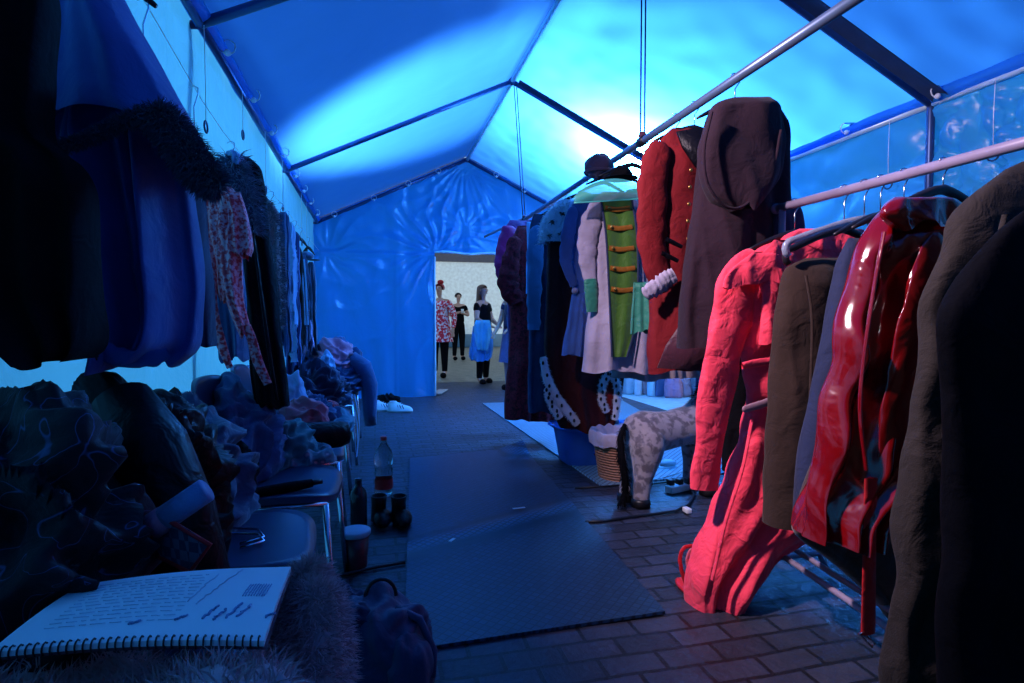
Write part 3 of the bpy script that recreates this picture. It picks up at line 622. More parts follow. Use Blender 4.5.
t = garment('dark_overcoat', 'dark brown overcoat hanging behind the red vinyl trench', 'coat', P, [(240, 870, 960), (300, 850, 965), (420, 830, 965), (500, 800, 960), (532, 795, 955), (560, 828, 950), (600, 872, 940), (622, 890, 930)], cloth('dark_brown', (.05, .03, .025), .9, .3), dep=.05, amp=.012, seed=39)
rack_hanger(1.42, .2, .2, 'black hanger holding the dark brown overcoat', drop=.09, yaw=4)
# red vinyl trench
P = PL(1.3, 1.3)
t = garment('red_vinyl_trench', 'glossy dark red vinyl trench coat with dangling belt', 'coat', P, [(204, 896, 956), (214, 880, 966), (235, 866, 974), (262, 856, 978), (320, 843, 978), (400, 827, 965), (460, 817, 935), (500, 811, 885), (518, 808, 868), (539, 806, 863)], K_pvc, dep=.08, folds=8, amp=.03, seed=41, wr=.012, cr=.012, nu=170, nv=90, hem=.004)
obj('collar', drape_mb([(197, 896, 950), (204, 886, 960), (216, 882, 966), (228, 900, 964)], P, dep=.035, off=.06, amp=.006, seed=44, nv=24), K_pvc, t)
obj('sleeve', limb_mb([(938, 230, 14), (928, 290, 24), (914, 350, 25), (902, 400, 22), (896, 450, 20), (902, 494, 13)], P, .075, seed=45, wr=.1, twist=5, dz=.25, n=48, m=70), K_pvc, t)
obj('sleeve_seam', strip_mb([(884, 232, 1.2), (872, 300, 1.4), (860, 400, 1.4), (866, 470, 1.6)], P, .105, .006), K_pvc, t)
b = obj('belt', strip_mb([(871, 478, 8), (870, 520, 8), (869, 580, 8.5), (868, 634, 9)], P, .09, .005), K_redstrap, t)
bc = P.at(867, 639, .09); bd = (P.at(876, 648, .09)-P.at(858, 630, .09)); bn = bd.normalized(); bu = bn.cross(P.n)
obj('buckle', MB().tube([bc - bn*.028 - bu*.006, bc + bn*.028 - bu*.006, bc + bn*.028 + bu*.006, bc - bn*.028 + bu*.006], .0035, 8, close=True), M_chrome, b)
rack_hanger(1.3, .2, .2, 'black hanger holding the red vinyl trench coat', drop=.06, yaw=4)
# olive and black coats, nearest
P = PL(1.15, .98)
t = garment('olive_coat', 'long olive brown wool coat, second nearest on the right rack', 'coat', P, [(158, 1030, 1110), (172, 1000, 1140), (205, 968, 1160), (250, 945, 1170), (290, 934, 1175), (350, 925, 1175), (400, 917, 1170), (500, 905, 1160), (600, 897, 1150), (690, 894, 1140), (760, 894, 1130)], K_olive, dep=.1, folds=7, amp=.034, seed=47, wr=.012)
obj('sleeve_seam', strip_mb([(1005, 215, 2), (985, 300, 2), (972, 400, 2.2), (960, 520, 2)], P, .115, .006), K_olive, t)
rack_hanger(1.0, .2, .2, 'black hanger holding the long olive coat', drop=.04, yaw=4)
P = PL(1.12, .74)
t = garment('black_overcoat', 'black overcoat nearest the viewer at the right edge', 'coat', P, [(205, 1030, 1230), (235, 995, 1260), (280, 965, 1290), (320, 945, 1290), (400, 947, 1280), (500, 952, 1280), (600, 948, 1260), (760, 950, 1260), (900, 955, 1250)], K_black, dep=.08, folds=4, amp=.015, seed=49)
rack_hanger(.78, .2, .2, 'black hanger holding the nearest black overcoat', drop=.03, yaw=4)
# red sandal strap beside the coat
t = thing('red_shoe', 'pinkish red strappy shoe on the paving behind the salmon coat', 'shoe', atZ(694, 592)); q = atZ(694, 592)
Q = PL(q.x, q.y)
for k, (dx, w) in enumerate(((0, 2.2), (6, 1.8))): obj('strap', limb_mb([(686+dx, 585-k*4, w), (680+dx*1.2, 562, w), (684+dx, 548+k*3, w), (696, 546+k*3, w)], Q, .01*k, seed=k, n=10), K_pink if k else M_redplastic, t)
obj('sole', MB().lathe(q, [(0, 0), (.045, 0), (.048, .012), (.04, .02), (0, .02)], 20, .8, (1, 2.2)), M_redplastic, t)
# ------------------------------------------------------------------ left wall garments
LZ = lambda y: 1.72 + .14*max(0, min(1, (2.1-y)/1.0))
ln = thing('hanging_line', 'thin pale wire line along the left wall that carries the costumes', 'line', (-.52, 3, 1.78))
obj('wire', MB().tube([(-.52, -.5+i*.275, LZ(-.5+i*.275)) for i in range(24)], .0011, 6), M_white, ln)
def left_hanger(Y, w, label, dx=0, dz=.06):
    ztop = LZ(Y)-.012; w *= .62
    t = thing('coat_hanger', label, 'hanger', (-.52, Y, ztop)); c = V((-.52, Y, ztop)); nk = c + V((dx, 0, -dz)); mb = MB(); pts = []
    for i in range(15):
        u = i/7-1; pts.append(nk + V((u*w, 0, -.01 - .06*abs(u)**1.3)))
    obj('arms', mb.tube(pts, [.005+.007*abs(sin(pi*i/14)) for i in range(15)], 8), M_black, t)
    obj('hook', MB().tube([nk, c + V((dx*.5, 0, -.03 if dz < .1 else -.05)), c + V((.012, 0, -.012)), c + V((.012, 0, .006)), c + V((0, 0, .012)), c + V((-.012, 0, .004))], .0022, 6), M_chrome, t)
P = PL(-.62, 1.02)
t = garment('black_puffer_coat', 'long black quilted coat at the left edge behind the fur trimmed cape', 'coat', P, [(-60, -60, 20), (-10, -70, 48), (80, -80, 50), (140, -80, 50), (165, -80, 78), (200, -80, 92), (300, -50, 95), (335, 0, 97), (352, 28, 92), (361, 50, 80)], K_black, dep=.09, folds=6, amp=.02, seed=51, hem=.004)
left_hanger(1.02, .16, 'black hanger holding the long black quilted coat')
P = PL(-.5, 1.32)
t = garment('fur_trimmed_cape', 'large navy blue cape with a fur trimmed shoulder capelet on the left', 'cape', P, [(20, 92, 122), (60, 88, 140), (125, 60, 178), (150, 55, 185), (250, 70, 200), (310, 90, 200), (345, 93, 196), (361, 100, 176)], K_navyblue, dep=.1, folds=9, amp=.045, seed=53)
cp = obj('capelet', drape_mb([(0, 74, -18, 116, -16), (1, 64, 18, 134, 22), (2, 52, 72, 166, 78), (3, 42, 118, 200, 138), (4, 36, 152, 224, 190)], P, dep=.13, off=.05, folds=4, amp=.02, seed=54, arch=.085, hem=.0), K_navyblue, t)
path = [(36, 160, 4), (55, 150, 4), (80, 141, 4), (105, 131, 5), (128, 120, 6), (150, 115, 9), (170, 128, 12), (188, 155, 13), (205, 178, 11), (221, 188, 6)]
obj('fur_trim', strip_mb([(x, y, w*.8) for x, y, w in path], P, .175, .014), K_fur, t)
obj('fur', fur_along(path[:6], P, .185, .012, 3000, 7, .001), K_fur, t)
obj('fur', fur_along(path[5:], P, .185, .024, 6000, 8, .0011), K_fur, t)
obj('rolled_hem', limb_mb([(93, 326, 6), (98, 345, 9), (118, 357, 9), (150, 359, 8), (168, 352, 5)], P, .12, seed=7, wr=.1), K_navyblue, t)
left_hanger(1.32, .15, 'dark hanger holding the fur trimmed cape')
P = PL(-.5, 1.52)
t = garment('navy_coat', 'plain dark navy coat hanging just behind the fur trimmed cape', 'coat', P, [(150, 160, 180), (172, 154, 200), (250, 156, 208), (345, 162, 215)], K_navy, dep=.08, folds=5, amp=.02, seed=55)
left_hanger(1.52, .14, 'dark hanger holding the plain navy coat', dz=.38)
P = PL(-.45, 1.9)
t = garment('denim_skirt', 'dark denim skirt hanging between navy coat and floral dress', 'skirt', PL(-.5, 2.1), [(196, 210, 224), (240, 212, 240), (330, 218, 246), (358, 220, 248)], K_denim, dep=.06, folds=5, amp=.015, seed=56)
# floral dress: bodice, hanging sleeve and ties
t = garment('floral_dress', 'red and white floral dress with long ties hanging on the left wall', 'dress', P, [(186, 208, 232), (198, 200, 240), (230, 204, 238), (262, 212, 240), (290, 216, 238), (300, 220, 236)], K_floral, dep=.05, folds=5, amp=.016, seed=57)
obj('sleeve', drape_mb([(192, 226, 240), (215, 228, 246), (248, 230, 253), (256, 240, 250)], P, dep=.045, off=.03, folds=4, amp=.01, seed=58, nv=30), K_floral, t)
obj('skirt_panel', drape_mb([(225, 216, 238), (260, 218, 242), (300, 226, 244), (325, 236, 250), (335, 241, 251)], P, dep=.03, off=.04, folds=4, amp=.01, seed=59, nv=40), K_floral, t)
obj('tie', strip_mb([(211, 260, 3), (214, 310, 4), (220, 340, 5), (230, 368, 3)], P, .05, .006), K_floral, t)
obj('tie', strip_mb([(247, 325, 3.5), (252, 340, 4.5), (258, 362, 5), (268, 384, 4)], P, .06, .006), K_floral, t)
left_hanger(1.9, .12, 'dark hanger holding the red and white floral dress', dz=.3)
P = PL(-.45, 2.35)
t = garment('fur_collar_coat', 'long black coat with a shaggy dark fur collar on the left wall', 'coat', P, [(158, 234, 250), (170, 228, 262), (220, 240, 268), (290, 244, 276), (360, 250, 284), (404, 256, 290)], K_black, dep=.09, folds=4, amp=.018, seed=61)
path = [(232, 158, 5), (234, 172, 8), (240, 190, 9), (246, 210, 8), (252, 235, 5)]
obj('fur_collar', strip_mb(path, P, .09, .03), K_fur, t); obj('fur', fur_along(path, P, .09, .06, 1500, 9, .002), cloth('silver_fur', (.14, .17, .25), .9, .3), t)
obj('front_edge', strip_mb([(252, 225, 1.2), (262, 300, 1.5), (272, 370, 1.8), (277, 400, 1.5)], P, .11, .006), K_blackshine, t)
left_hanger(2.35, .12, 'dark hanger holding the black coat with fur collar')
t = garment('pale_shawl', 'small pale blue shawl draped over the neck of the fur collar coat', 'shawl', PL(-.47, 2.28), [(151, 228, 236), (160, 226, 246), (170, 228, 244)], K_pale, dep=.05, amp=.012, seed=62, nv=24)
P = PL(-.46, 2.85)
t = garment('fur_stole', 'long grey brown fur stole hanging beside the black fur collar coat', 'stole', P, [(200, 257, 270), (215, 256, 279), (260, 262, 281), (300, 267, 282), (332, 272, 281)], K_furgrey, dep=.05, seed=63)
path = [(262, 204, 6), (268, 230, 10), (272, 265, 9), (275, 300, 7), (277, 328, 4)]
obj('fur', fur_along(path, P, .03, .035, 2400, 11, .0022), cloth('mauve_fur', (.2, .17, .22), .9, .3), t)
left_hanger(2.85, .1, 'dark hanger holding the grey brown fur stole')
specs = [('sequin_jacket', 'dark blue jacket with frilled front hanging after the fur stole', 'jacket', 3.2, (212, 350, 276, 290), K_denim),
 ('frilled_blouse', 'pale blue frilled blouse hanging on the left wall past the fur', 'blouse', 3.5, (222, 322, 281, 296), K_pale),
 ('blue_tunic', 'mid blue tunic with ragged hem hanging past the frilled blouse', 'tunic', 3.75, (232, 372, 286, 300), K_bluedress),
 ('black_gown', 'narrow black gown hanging past the blue tunic', 'gown', 4.1, (246, 380, 293, 303), K_black),
 ('strappy_dress', 'dark dress with pale straps near the far left corner', 'dress', 4.4, (255, 345, 298, 309), K_navy),
 ('lace_camisole', 'lilac lace camisole hanging low near the far left corner', 'camisole', 4.5, (320, 350, 303, 313), K_lilac),
 ('slate_shirt', 'slate blue shirt nearest the far left corner on the wall', 'shirt', 4.9, (262, 352, 306, 316), K_grey)]
for i, (nm, lb, ct, Y, (y0, y1, xl, xr), mt) in enumerate(specs):
    P = PL(-.42, Y); w = xr-xl
    t = garment(nm, lb, ct, P, [(y0, xl+w*.3, xr-w*.3), (y0+6, xl, xr-1), (lerp(y0, y1, .5), xl+1, xr), (y1, xl+1, xr+2)], mt, dep=.05, folds=9, amp=.02, seed=70+i, hem=.03, wr=.012)
    if i in (1, 2): obj('frill', limb_mb([(xl+w*.5, y0+10, 2), (xl+w*.6, y0+40, 3.5), (xl+w*.4, lerp(y0, y1, .6), 3), (xl+w*.6, y1-10, 3.5)], P, .07, seed=i, wr=.35, twist=22), K_pale, t)
    if i == 4:
        for dx in (3, 6): obj('shoulder_strap', strip_mb([(xl+dx, y0+4, .8), (xl+dx+2, y0+30, .8), (xl+dx+4, y0+70, .8)], P, .08, .004), K_pale, t)
    if nm != 'lace_camisole': left_hanger(Y, .08, 'dark hanger holding the ' + lb.split(' hanging')[0].split(' near')[0])
t = thing('cap', 'small grey cap hung beside the pale tag near the left corner', 'cap', PL(-.42, 4.85).at(307, 258)); q = PL(-.42, 4.85).at(306, 256)
obj('crown', MB().ball(q, .06, 14, (1, 1, .6)), K_grey, t); obj('visor', MB().ball(q + V((.06, 0, -.03)), .05, 12, (1, .8, .15)), K_grey, t)

# ------------------------------------------------------------------ chairs in a row along the left wall
M_seat = hard('blue_black_shell', (.02, .04, .10), .35)
def rsq(a, n=4.0): return math.copysign(abs(cos(a))**(2/n), cos(a)), math.copysign(abs(sin(a))**(2/n), sin(a))
def make_chair():
    t = thing('stacking_chair', 'x', 'chair', (0, 0, 0))          # faces +x
    def seat(u, v):
        a = 2*pi*u; cx, cy = rsq(a); k = v*4
        if k <= 1: r, z = k, .012
        elif k <= 2: r, z = 1, .012-.024*(k-1)
        else: r, z = max(0, 1-(k-2)/2), -.012
        x, y = .215*r*cx, .22*r*cy; return (x, y, .445 + z - .02*max(0, x/.215)**4 + .01*(y/.22)**2)
    obj('seat', MB().grid(seat, 56, 29, cu=True), M_seat, t)
    def back(u, v):
        a = 2*pi*u; cx, cy = rsq(a, 3.4); k = v*4
        if k <= 1: r, z = k, .007
        elif k <= 2: r, z = 1, .007-.014*(k-1)
        else: r, z = max(0, 1-(k-2)/2), -.007
        y, h = .21*r*cx, .13*r*cy; return (-.235 - .06*(h+.13) + z + .06*(y/.21)**2*.6, y, .72+h)
    obj('backrest', MB().grid(back, 48, 29, cu=True), M_seat, t)
    for sy in (-1, 1):
        obj('leg', MB().tube([(.185, .2*sy, .43), (.2, .215*sy, .2), (.215, .225*sy, .0)], .011, 10), M_chrome, t)
        obj('leg', MB().tube([(-.19, .2*sy, .43), (-.215, .215*sy, .2), (-.25, .225*sy, .0)], .011, 10), M_chrome, t)
        obj('back_upright', MB().tube([(-.18, .19*sy, .43), (-.215, .2*sy, .5), (-.245, .19*sy, .82)], .010, 10), M_chrome, t)
        obj('seat_rail', MB().tube([(.19, .2*sy, .428), (-.19, .2*sy, .428)], .010, 10), M_chrome, t)
    obj('cross_rail', MB().tube([(.17, -.2, .425), (.17, .2, .425)], .009, 10), M_chrome, t)
    return t
def copy_tree(o, label):
    c = o.copy(); C.objects.link(c); c['label'] = label
    for ch in list(o.children): d = ch.copy(); C.objects.link(d); d.parent = c
    return c
ch0 = make_chair()
ch = [(-.41, .52, 'dark stacking chair under the open script book and brown fur'), (-.4, 1.08, 'dark stacking chair buried under the big black coat'), (-.38, 1.64, 'dark stacking chair with curved chrome edge just behind the script book'),
      (-.345, 2.2, 'blue black chair with its bare rounded seat corner facing the aisle'), (-.36, 2.76, 'blue chair carrying the black roll and pink cloth'), (-.38, 3.32, 'dark chair under the folded jeans and teal clothes'), (-.38, 3.88, 'dark chair behind the blue clothes heap halfway along the row'),
      (-.37, 4.44, 'dark chair in the row before the pink lined jacket'), (-.36, 5.0, 'farthest chair of the left row under the pink lined jacket')]
for i, (x, y, lb) in enumerate(ch):
    o = ch0 if i == 0 else copy_tree(ch0, lb); o['label'] = lb; o.location = (x, y, 0); o.rotation_euler = (0, 0, radians([2, -3, 4, -2, 3, -4, 2, 5, -3][i])); o['group'] = 'chairs in a row along the left wall'

# ------------------------------------------------------------------ heaps of clothing on the chairs
def heap_mb(c, s, seed, pw=.5, fold=.35, fr=2.2, lean=(0, 0), rot=0, nu=90, nv=56, lay=0):
    """dome of slumped cloth: long folds run down and across it in world size"""
    c = V(c); rg = random.Random(seed); Q = Matrix.Rotation(rg.uniform(-.7, .7), 3, 'X') @ Matrix.Rotation(rg.uniform(-.7, .7), 3, 'Y') @ Matrix.Rotation(rg.uniform(0, 3.1), 3, 'Z')
    am = fold*min(s[0], s[1], s[2]*1.3)*.42
    def fn(u, v):
        a = 2*pi*u; k = v
        if k < .85: th = k/.85*pi/2; r = sin(th)**.8; z = cos(th)**(2*pw)
        else: r = 1-(k-.85)/.15; z = 0
        o = 1 + .22*noise.noise(V((cos(a)*1.3, sin(a)*1.3, seed*3.1))) + .08*noise.noise(V((cos(a)*4, sin(a)*4, seed*1.7)))
        x, y = r*cos(a)*o, r*sin(a)*o; hz = 1 + .3*noise.noise(V((x*1.6, y*1.6, seed*2.3)))
        p = V((x*s[0] + lean[0]*z, y*s[1] + lean[1]*z, z*s[2]*hz))
        if k < .85:
            q = Q@p; q = V((q.x*5, q.y*5, q.z*13))*(fr/2.2); w = noise.noise_vector(p*6+V((seed, 0, 0)))*1.0; q2 = q + w
            f = 2*math.exp(-(noise.noise(q2)*3.4)**2)-1; f2 = 2*math.exp(-(noise.noise(q2*2.1+V((4, seed, 0)))*3.6)**2)-1
            n_ = V((x/s[0], y/s[1], (z+.15)/s[2])).normalized(); p = p + n_*(am*f + am*.4*f2)*(.4+.6*min(1, z*3))
            if lay: p = p + V((n_.x, n_.y, 0))*.008*sin(p.z*lay*3)
        p.z = max(0, p.z); return c + p
    return MB().grid(fn, nu, nv, cu=True)
def heap(name, label, cat, c, s, mat, seed, part='cloth', **kw):
    t = thing(name, label, cat, c); obj(part, heap_mb(c, s, seed, **kw), mat, t); return t
SZ = .46
t = heap('black_overcoat', 'big black satin coat heaped over a chair back near the left edge', 'coat', (-.51, 1.34, SZ), (.15, .30, .40), K_blackshine, 1, fold=.62, fr=1.7, lean=(.03, .04), pw=.36)
obj('sleeve', MB().tube([(-.46, 1.2, .90), (-.40, 1.14, .82), (-.35, 1.12, .70), (-.32, 1.12, .58), (-.3, 1.14, .5)], [.05, .068, .066, .058, .045], 20), K_blackshine, t)
t = heap('scribble_shawl', 'black lace shawl with thin blue squiggle embroidery at the left edge', 'shawl', (-.50, .96, SZ), (.17, .17, .41), K_squig, 2, fold=.5, fr=2.0, pw=.5)
heap('jersey_jumper', 'slate blue jersey jumper crumpled on the heap left of the floral dress', 'top', (-.52, 1.84, SZ), (.15, .25, .32), K_grey, 3, fold=.42, fr=1.8)
heap('blue_hoodie', 'blue hoodie crumpled with a round hood below the floral dress', 'hoodie', (-.50, 2.34, SZ), (.13, .24, .32), K_denim, 4, fold=.45, fr=1.9)
heap('teal_shirt', 'dark teal shirt spilling off the blue hoodie', 'shirt', (-.41, 2.50, SZ), (.14, .16, .2), K_tealdark, 5, fold=.45)
heap('black_jumper', 'black jumper slumped on the bare seat chair', 'jumper', (-.52, 1.95, SZ), (.13, .24, .24), K_black, 15, fold=.35)
heap('pink_cloth', 'crumpled pink cloth with white edge on the heap by the aisle', 'cloth', (-.33, 2.84, .56), (.11, .1, .11), K_pink, 6, fold=.4)
heap('print_blouse', 'multicolour printed blouse lying flat at the seat edge', 'blouse', (-.33, 2.5, SZ), (.18, .1, .06), K_print, 7, fold=.5, fr=3)
t = thing('black_bag', 'long black cylindrical bag lying across the chair seats', 'bag', (-.3, 2.68, .52))
obj('roll', MB().tube([(-.55, 2.55, .53), (-.45, 2.6, .53), (-.3, 2.66, .53), (-.16, 2.70, .53), (-.13, 2.71, .53)], [.055, .062, .064, .06, .05], 22), K_blackshine, t)
obj('end_cap', MB().tube([(-.135, 2.71, .53), (-.125, 2.713, .53)], .05, 20), M_black, t)
heap('folded_jeans', 'folded blue jeans stacked on the chairs behind the pink cloth', 'jeans', (-.4, 3.2, SZ), (.2, .26, .18), K_denim, 8, fold=.3, lay=60)
heap('teal_trousers', 'pale teal trousers hanging over the chair front edge', 'trousers', (-.26, 3.3, .44), (.14, .25, .1), cloth('pale_teal', (.08, .25, .34)), 9, fold=.4)
heap('red_vest', 'small bright red vest lying on the jeans by the aisle', 'top', (-.24, 3.32, .53), (.05, .07, .06), cloth('bright_red', (.5, .03, .06)), 10)
heap('navy_jumper', 'navy jumper heap at the foot of the hanging blue tunic', 'jumper', (-.4, 3.75, SZ), (.2, .24, .28), K_navy, 11, fold=.45)
heap('blue_scarf', 'pale blue scarf bundle standing up under the black fur coat', 'scarf', (-.42, 3.02, SZ), (.09, .08, .34), K_pale, 12, fold=.4)
heap('grey_trousers', 'slate trousers folded over a chair in the far half of the row', 'trousers', (-.38, 4.2, SZ), (.2, .24, .22), K_grey, 13, fold=.4, lay=50)
heap('white_shirt', 'pale folded shirt upright beside the navy jumper', 'shirt', (-.38, 4.62, SZ), (.08, .07, .34), K_pale, 14, fold=.2)
t = heap('denim_jacket', 'blue jacket with bright pink lining draped on the farthest chair', 'jacket', (-.33, 5.05, SZ), (.27, .3, .36), K_denim, 16, fold=.35)
obj('pink_lining', heap_mb((-.33, 4.93, .66), (.15, .16, .22), 17, fold=.3), cloth('pink_lining_cloth', (.6, .2, .3)), t)
obj('sleeve', MB().tube([(-.2, 4.9, .74), (-.1, 4.9, .66), (-.05, 4.92, .5), (-.05, 4.95, .3), (-.04, 4.96, .16)], [.06, .075, .07, .06, .05], 18), K_denim, t)
# light garment straps falling in front of the far chairs
for i, (y, lb) in enumerate(((4.2, 'nearer'), (4.4, 'middle'), (4.6, 'farther'))):
    t = thing('cloth_belt', 'pale cloth belt trailing down the far chair fronts, %s of three' % lb, 'belt', (-.14, y, .46)); mb = MB()
    mb.grid(lambda u, v: (-.16+.035*sin(v*2.4)+.004*cos(u*6.28), y+.018*cos(u*6.28), .47-.40*v), 10, 20, cu=True); obj('band', mb, K_pale if i != 1 else cloth('brown_belt', (.2, .1, .05)), t)
# white trainers with black stripes, dark socks
def shoe(name, label, p, yaw, mat, sole, L_=.28, stripes=None):
    t = thing(name, label, 'shoe', p); R = Matrix.Rotation(radians(yaw), 3, 'Z'); p = V(p)
    def upper(u, v):
        x = lerp(-.5, .5, v); w = .5*(.36+.06*sin(v*3.1))*(1-abs(2*v-1)**5)**.5; h = interp([(0, .30), (.15, .36), (.38, .34), (.6, .24), (.85, .17), (1, .08)], v)[0]
        a = pi*u; return p + R@V((x*L_, w*L_*cos(a)*(1-.25*sin(a)), .02+h*L_*sin(a)**.8))
    obj('upper', MB().grid(upper, 20, 26), mat, t)
    def sl(u, v):
        a = 2*pi*u; x = .52*cos(a); w = .2*sin(a)*(1-.15*cos(a+.5)); k = [0, 1, 1, 0][int(round(v*3))]; z = [.0, .0, .028, .028][int(round(v*3))]
        return p + R@V((x*L_*k, w*L_*k, z))
    obj('sole', MB().grid(sl, 30, 4, cu=True), sole, t)
    obj('opening', MB().tube([p + R@V((-.28*L_+.1*L_*cos(a)*1.3, .11*L_*sin(a), .36*L_+.02-.03*cos(a)*0)) for a in [i*2*pi/16 for i in range(16)]], .006, 8, close=True), sole, t)
    if stripes:
        for k in range(3):
            x = -.06+.1*k
            for s in (-1, 1): obj('stripe', MB().tube([p + R@V(((x+.05)*L_, s*.17*L_*1.02, .04)), p + R@V(((x)*L_, s*.155*L_, .065)), p + R@V(((x-.03)*L_, s*.12*L_, .085))], .005, 6), stripes, t)
    for k in range(4): obj('lace', MB().tube([p + R@V(((.02+.07*k)*L_, -.06*L_, (.33-.05*k)*L_+.012)), p + R@V(((.04+.07*k)*L_, .06*L_, (.33-.05*k)*L_+.012))], .003, 6), sole, t)
    return t
shoe('trainer', 'white trainer with black stripes, left one beside the far chairs', atZ(383, 411), 5, M_white, M_white, stripes=M_black)
shoe('trainer', 'white trainer with black stripes, right one nearer the doorway', atZ(400, 412), -12, M_white, M_white, stripes=M_black)
q = atZ(386, 404); heap('dark_socks', 'dark socks bundled behind the white trainers', 'socks', (q.x, q.y+.12, 0), (.18, .09, .1), K_black, 20, fold=.4)

# ------------------------------------------------------------------ things on the near chairs
def at_seat(px, py, z): return atZ(px, py, z)
t = thing('script_book', 'open spiral bound script with handwritten notes on a fur in the foreground', 'script', atZ(150, 620, .68))
q0, q1, q2, q3 = atZ(82, 588, .69), atZ(291, 570, .69), atZ(264, 645, .68), atZ(-12, 657, .68)
m, nt = newmat('script_paper'); o_ = N(nt, 'ShaderNodeOutputMaterial'); b_ = N(nt, 'ShaderNodeBsdfPrincipled', Roughness=.8); b_.inputs['Base Color'].default_value = (.82, .82, .84, 1)
tc = N(nt, 'ShaderNodeTexCoord'); nz_ = N(nt, 'ShaderNodeTexNoise', Scale=8.0); L(nt, tc.outputs['Object'], nz_.inputs['Vector']); L(nt, ramp(nt, nz_.outputs['Fac'], [(.3, (.76, .77, .8)), (.7, (.84, .84, .86))]), b_.inputs['Base Color']); L(nt, b_.outputs[0], o_.inputs[0]); M_paper = m
def pg(u, v, dz=0): p = q0.lerp(q1, u).lerp(q3.lerp(q2, u), v); return p + V((0, 0, dz*.6 + .006*sin(pi*u)*1 + .004*sin(pi*v)))
obj('page_stack', MB().grid(lambda u, v: pg(u, v, .008), 20, 14).grid(lambda u, v: pg(u, 1-v, -.003), 20, 14).grid(lambda u, v: pg(u, 1, -.003+.011*v), 20, 3).grid(lambda u, v: pg(1, 1-u, -.003+.011*v), 20, 3).grid(lambda u, v: pg(0, u, -.003+.011*v), 20, 3).grid(lambda u, v: pg(1-u, 0, -.003+.011*v), 20, 3), M_paper, t)
obj('back_cover', MB().grid(lambda u, v: pg(u*1.02-.01, v*1.02-.01, -.005), 12, 8).grid(lambda u, v: pg(u*1.02-.01, 1.01-v*1.02, -.007), 12, 8), cloth('red_card', (.12, .02, .04)), t)
sp = MB()
for i in range(34):
    u = .02+.96*i/33; c = pg(u, .985, .002); e = (pg(u, 1, .002)-pg(u, .97, .002)).normalized()
    sp.tube([c + e*.005*cos(a) + V((0, 0, .007*sin(a))) for a in [k*2*pi/10 for k in range(10)]], .0011, 5, close=True)
obj('spiral_binding', sp, M_black, t)
M_ink = hard('ink', (.25, .3, .5), .6); rg = random.Random(8); M_inkl = hard('ink_faint', (.56, .6, .7), .7)
def scrib(u0, v0, u1, v1, r, n=14, wob=.006):
    return MB().tube([pg(lerp(u0, u1, i/n) + rg.uniform(-wob, wob), lerp(v0, v1, i/n) + rg.uniform(-wob, wob)*2, .0095) for i in range(n+1)], r, 4)
for u, v, l in ((.73, .62, .3), (.77, .66, .26), (.82, .6, .34), (.86, .62, .28), (.62, .74, .1), (.45, .78, .06), (.97, .72, .08)): obj('pen_stroke', scrib(u, v+l*.5, u+.035, v, .0016), M_ink, t)
for k in range(9): obj('pen_stroke', scrib(.84+.012*k, .5, .85+.012*k, .32, .0006, wob=.002), M_ink, t)
pr = MB()
for k in range(13):
    v = .12+.055*k; x = .12
    while x < .62:
        w = rg.uniform(.02, .07); s_ = scrib(x, v, min(.62, x+w), v, .0005, 4, .001); pr.add(s_.v, s_.f); x += w+.015
for a, b in (((.66, .12), (.62, .55)), ((.76, .06), (.66, .6))): s_ = scrib(a[0], a[1], b[0], b[1], .0007); pr.add(s_.v, s_.f)
obj('printed_text', pr, M_inkl, t)
# brown fur under and right of the script
t = thing('brown_fur_throw', 'brown fur throw under the script on the nearest chair', 'fur throw', (-.36, .55, SZ)); hb = heap_mb((-.33, .60, SZ), (.27, .24, .19), 31, fold=.12, fr=1.5, pw=.22)
obj('hide', hb, K_furbrown, t)
rg = random.Random(3); pts = []; HCEN = V((-.33, .6, .45))
for _ in range(9000):
    f = hb.f[rg.randrange(len(hb.f)*8//10)]; a, b, c = hb.v[f[0]], hb.v[f[1]], hb.v[f[2]]; n_ = (b-a).cross(c-a)
    if n_.length > 1e-9: pts.append((a.lerp(c, rg.random()), n_.normalized()*(1 if n_.dot(a-HCEN) > 0 else -1)))
obj('fur', MB().tufts(pts, .028, .0011, .4, 5), K_furbrown, t)
q = atZ(298, 612, .62); t = thing('fur_cuff', 'rounded mauve brown fur bundle at the right of the script', 'fur bundle', (q.x, q.y, .46)); hb = heap_mb((q.x+.01, q.y+.02, SZ), (.06, .09, .2), 33, fold=.12, fr=1.5)
obj('hide', hb, K_furbrown, t); pts = []; HCEN = V((q.x, q.y, .5))
for _ in range(8000):
    f = hb.f[rg.randrange(len(hb.f)*8//10)]; a, b, c = hb.v[f[0]], hb.v[f[1]], hb.v[f[2]]; n_ = (b-a).cross(c-a)
    if n_.length > 1e-9: pts.append((a.lerp(c, rg.random()), n_.normalized()*(1 if n_.dot(a-HCEN) > 0 else -1)))
obj('fur', MB().tufts(pts, .022, .0009, .3, 6), K_furbrown, t)
